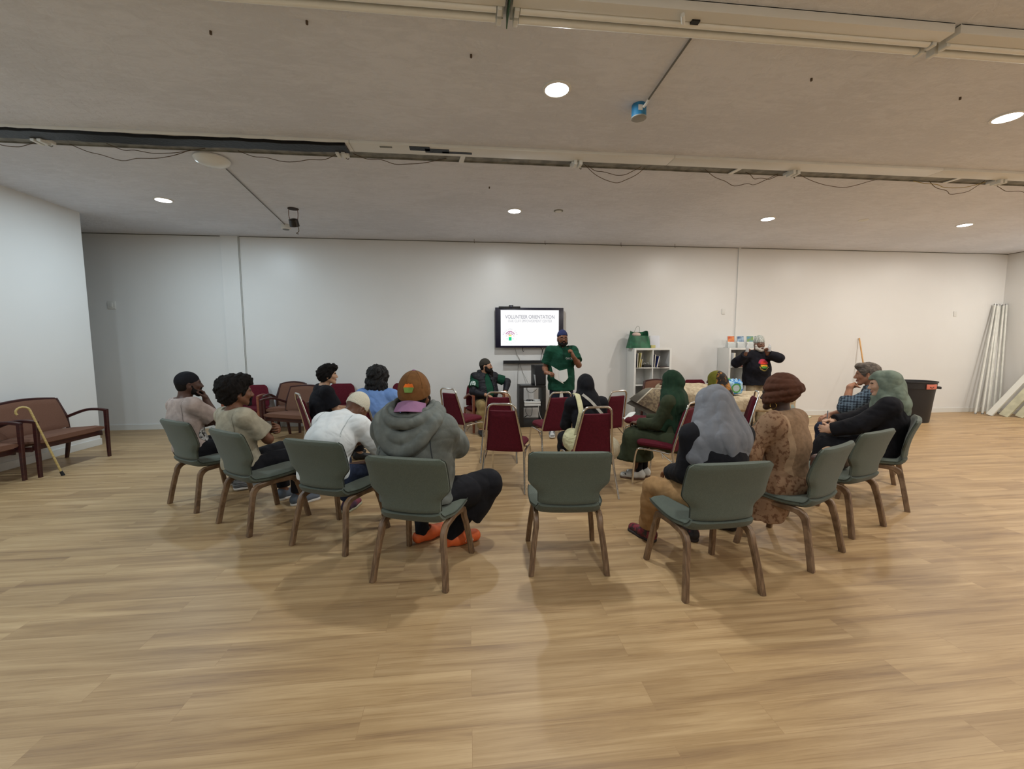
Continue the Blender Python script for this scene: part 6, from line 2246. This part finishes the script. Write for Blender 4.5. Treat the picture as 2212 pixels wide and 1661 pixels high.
MB().sheet(lambda u, v: Vector((0.03 + 0.13 * u - 0.02 * v, -0.03 - 0.06 * math.sin(u * 1.5), -0.12 + 0.14 * v + 0.035 * u - 0.05 * math.sin(u * PI) * (1 - v))), 10, 8, 0.003).build('curled_page', mat('paper_white', 'e6e6e0', 0.7), pb)

# 16 --- older man in black sweatshirt
p = Person('older man with white knitted cap and white beard in a black sweatshirt, standing', 5.36, 7.30, 176, '6b4634', h=0.007, scale=0.96, girth=1.25, hip=0.925, lean=2, bend=2, side=4, stand=True, head_yaw=6, head_pitch=-6, lips='7a4a40', brow='8f8a84',
           R=dict(W=(4.97, 7.08, 1.36), hint=(0.9, -0.2, -0.8), dir=(-0.2, 0.1, 1), palm=(-0.8, 0.5, 0), curl=0.85),
           L=dict(W=(5.35, 7.02, 1.37), hint=(-1, -0.1, -0.35), dir=(0.1, 0.15, 1), palm=(0.6, 0.7, 0), curl=0.85),
           legR=dict(a=(0.10, 0, 0.085), toe=(0.9, 0.5, 0)), legL=dict(a=(-0.12, 0.0, 0.085), toe=(0.8, 0.6, 0)))
p.body()
ss_ = p.top('black_sweatshirt', cloth('black_sweatshirt_fleece', '14141c', var=0.15), sleeve='long', o=0.030, ease=0.012, wr=(0.008, 17), hem=0.79, seed=111, collar=True)
p.trousers(M_khaki, o=0.012, waist=0.0, ease=0.045, cuff=0.97, wr=(0.008, 16))
p.shoes(mat('grey_green_shoe', '5a6058', 0.6), M_whsole, ln=0.23)
p.skullcap(mat('white_knit', 'cfd2cc', 0.95, bump=0.9, bscale=120, col2='8d938c', vscale=26, stretch=(3, 3, 0.3)), 'kufi', rise=0.03, low=0.042, tilt=0.08, o=0.012)
p.beard(M_beardw, o=0.010, amp=0.004)
p.hair(M_beardw, o=0.002, amp=0.001)
cx_ = p.N + p.Rt @ V3(0.01, 0.222, -0.20)
BM_ = Matrix.Translation(tuple(cx_)) @ Matrix.Rotation(PI, 4, 'Z') @ Matrix.Rotation(PI / 2, 4, 'X')
cols_ = ('b8324a', 'd98a2b', '4a8a3a', 'd9c66a')


def badge(poly, c, nm):
    return decal(flat_print(poly, BM_, nm, cloth('print_' + c, c, folds=0), p.root, 3), ss_, (0, -1, 0), 0.005)


badge([(0.085 * math.cos(a), 0.105 * math.sin(a)) for a in np.linspace(0.25, PI - 0.25, 15)] + [(0.06 * math.cos(a), 0.075 * math.sin(a)) for a in np.linspace(PI - 0.25, 0.25, 15)], 'b23a55', 'print_arc')
badge([(0.058 * math.cos(a), 0.073 * math.sin(a)) for a in np.linspace(0.15, PI - 0.15, 15)], 'c4392f', 'print_dome')
badge([(-0.062, 0.0), (0.062, 0.0), (0.058, -0.035), (-0.058, -0.035)], 'd99a2e', 'print_band')
badge([(-0.055, -0.04), (-0.02, -0.02), (0.0, -0.045), (0.02, -0.02), (0.055, -0.04), (0.03, -0.065), (-0.03, -0.065)], '4f8a3c', 'print_leaf')
for i_, ch_ in enumerate('HUMANITY'):
    a_ = math.radians(205 + 130 * i_ / 7)
    if ch_ != ' ':
        o_ = text(ch_, 0.036, (0, 0, 0), cloth('print_d9c66a', 'd9c66a', folds=0), p.root, th=0.0)
        o_.matrix_basis = BM_ @ Matrix.Translation((0.082 * math.cos(a_), 0.105 * math.sin(a_), 0.0)) @ Matrix.Rotation(a_ + PI / 2, 4, 'Z')
        decal(o_, ss_, (0, -1, 0), 0.006)
P_old = p
for nm_, q_, lab_ in (('R', p.wr['R'] + V3(0.0, 0.045, 0.10), 'crinkled clear water bottle raised in the hand by the booklets'), ('L', p.wr['L'] + V3(0.0, 0.045, 0.10), 'clear water bottle held up before the cheek of the older man')):
    wq = p.root.matrix_basis @ Vector(tuple(q_))
    bt = thing('water_bottle', lab_, 'bottle', wq, 0, 'water bottles in the raised hands')
    MB().lathe([(0.0, -0.06), (0.026, -0.06), (0.029, -0.05), (0.026, -0.03), (0.029, -0.012), (0.026, 0.008), (0.029, 0.02), (0.013, 0.05), (0.012, 0.06)], 18).build('bottle_body', mat('bottle_plastic', 'cfd5da', 0.12, alpha=0.6), bt)
    MB().lathe([(0.014, 0.058), (0.014, 0.072), (0.0, 0.072)], 16).build('bottle_cap', mat('white_cap', 'e6e3ea', 0.4), bt)

# ------------------------------------------------------------------ things in hands and on seats
S = p = None
q = P_sage
bk = thing('notebook', 'open notebook with a yellow and grey cover on the knee of the plaid-shirted man', 'notebook', (4.00, 4.62, 0.665), 0.6)
MB().box((0, 0.09, 0.055), (0.21, 0.012, 0.15), Matrix.Rotation(-0.35, 3, 'X'), bev=0.002).build('cover', mat('yellow_grey_cover', 'b98a2a', 0.6, col2='7d8b86', vscale=7, vlo=0.48, vhi=0.52), bk)
MB().box((0, -0.0, 0.0), (0.21, 0.16, 0.014), Matrix.Rotation(0.12, 3, 'X'), bev=0.002).build('pages', mat('cream_pages', 'cfcba8', 0.7), bk)
wq = q.root.matrix_basis @ Vector(tuple(q.wr['R'] + q.hand['R'][0] * 0.07))
pn = thing('pen', 'slim grey pen upright in the writing hand of the sage-scarfed woman', 'pen', wq)
MB().tube([(0, 0, -0.05), (0.0, 0.0, 0.095), (0.002, 0.0, 0.10)], [0.0045, 0.005, 0.003], 8).build('barrel', mat('grey_pen', '6d7076', 0.3), pn)
q = P_green
wq = q.root.matrix_basis @ Vector(tuple(q.wr['L'] + q.hand['L'][0] * 0.12))
tag(MB().sheet(lambda u, v: Vector((wq.x - 0.07 + 0.13 * u, wq.y + 0.0 + 0.09 * v, wq.z + 0.02 + 0.07 * u + 0.012 * math.sin(7 * u + 3 * v))), 8, 6, 0.003).build('leaflet', mat('paper_white', 'e6e6e0', 0.7)),
    'crumpled white leaflet in the hand of the woman in dark green', 'leaflet')
hb = thing('handbag', 'dark brown handbag lying on the green chair behind the sage-scarfed woman', 'bag', (3.10, 3.24, 0.455), 0.35)
S = Soft(0.03)
S.box((0, 0, 0.065), (0.15, 0.09, 0.065), 0.04)
S.wrinkle(0.004, 30)
S.mesh('bag_body', mat('brown_leather', '4a2d20', 0.45, bump=0.2, bscale=80), hb, 0.008)
MB().tube(smooth_path([(-0.09, 0, 0.12), (-0.06, 0.03, 0.17), (0.07, 0.04, 0.17), (0.09, 0, 0.12)], 6), 0.009, 8).build('handle', mat('tan_strap', '8a6a4a', 0.5), hb)

# carpets on the table, rug over its end
S = Soft(0.06)
S.box((-0.42, 0.1, 0.76), (0.42, 0.42, 0.11), 0.09)
S.box((0.42, 0.02, 0.665), (0.58, 0.44, 0.055), 0.05)
S.box((0.42, -0.40, 0.60), (0.60, 0.06, 0.10), 0.05)
S.box((0.98, 0.0, 0.60), (0.06, 0.44, 0.10), 0.05)
S.box((-0.42, -0.33, 0.72), (0.44, 0.07, 0.09), 0.06)
S.wrinkle(0.010, 17, 3)
cp = S.mesh('folded_carpet', M_carp, None, 0.010)
cp.location = tb.location
cp.rotation_euler = tb.rotation_euler
tag(cp, 'thick beige carved carpet folded over the table, water pack on top', 'carpet')
rug = thing('patterned_rug', 'grey-brown patterned rug with a pale border line drooping off the table end', 'rug', (2.85, 6.08, 0))
A, B_, C_, D_ = Vector((-0.14, 0.06, 0.87)), Vector((0.36, 0.10, 0.88)), Vector((0.16, 0.0, 0.42)), Vector((-0.47, -0.1, 0.73))


def rugp(u, v, off=0.0):
    top = A * (1 - u) + B_ * u
    bot = D_ * (1 - u) + C_ * u
    p_ = top * (1 - v) + bot * v
    return Vector((p_.x, p_.y - off - 0.09 * math.sin(PI * v) * 0.6 - 0.03 * math.sin(PI * u), p_.z + 0.03 * math.sin(PI * v)))


MB().sheet(lambda u, v: rugp(u, v), 16, 16, 0.012).build('rug_field', M_carp2, rug)
MB().sheet(lambda u, v: rugp(u * 0.17, v, 0.009), 6, 16, 0.008).build('rug_border', M_edge, rug)
MB().sheet(lambda u, v: rugp(0.17 + u * 0.035, v, 0.011), 3, 16, 0.008).sheet(lambda u, v: rugp(0.19 + u * 0.81, 0.05 + v * 0.02, 0.011), 16, 3, 0.008).build('rug_line', M_line, rug)
MB().sheet(lambda u, v: rugp(u, v, -0.045) + Vector((-0.02, 0, -0.07)), 12, 12, 0.012).build('rug_fold', M_edge, rug)

wp = thing('water_pack', 'shrink-wrapped pack of water bottles on the beige carpet', 'bottle pack', (4.14, 6.32, 0.748), -0.05)
M_pack = mat('blue_printed_film', '2f7fc4', 0.18, col2='a9cfe0', vscale=11, vlo=0.5, vhi=0.58, bump=0.5, bscale=25)
S = Soft(0.03)
S.box((0, 0, 0.10), (0.195, 0.135, 0.10), 0.035)
for i_ in range(5):
    for j_ in range(3):
        S.cap((-0.15 + 0.075 * i_, -0.085 + 0.085 * j_, 0.17), (-0.15 + 0.075 * i_, -0.085 + 0.085 * j_, 0.225), 0.03, 0.014, k=0.03)
S.wrinkle(0.005, 60)
S.mesh('film', M_pack, wp, 0.006)
MB().lathe([(0.075, 0), (0.075, 0.004), (0.055, 0.004), (0.055, 0.0)], 28, (0.075, -0.139, 0.10), Matrix.Rotation(PI / 2, 3, 'X')).build('ring_print', mat('green_print', '4f9a4a', 0.3), wp)
MB().lathe([(0.055, 0), (0.055, 0.003)], 28, (0.075, -0.138, 0.10), Matrix.Rotation(PI / 2, 3, 'X')).build('clear_window', mat('silver_film', 'b7c6c9', 0.15, bump=0.6, bscale=40), wp)
MB().ball((-0.03, 0.0, 0.235), (0.09, 0.06, 0.02), 8).build('green_top_print', MATS['green_print'], wp)
MB().tube(smooth_path([(-0.17, 0.0, 0.2), (-0.19, -0.02, 0.26), (-0.17, -0.03, 0.28), (-0.15, -0.02, 0.22)], 5), 0.007).build('film_knot', MATS['silver_film'], wp)
for (x_, y_, lab_) in ((5.98, 7.6, 'black and white slipper-like boot on the floor behind the older man'),):
    t_ = thing('carry_case', 'dark case with white panels standing behind the older man', 'case', (6.05, 7.62, 0))
    MB().box((0, 0, 0.3), (0.2, 0.3, 0.6), bev=0.02).build('case_body', M_black, t_)
    MB().box((0, -0.153, 0.32), (0.14, 0.006, 0.22), bev=0.002).build('white_panel', M_whsole, t_)
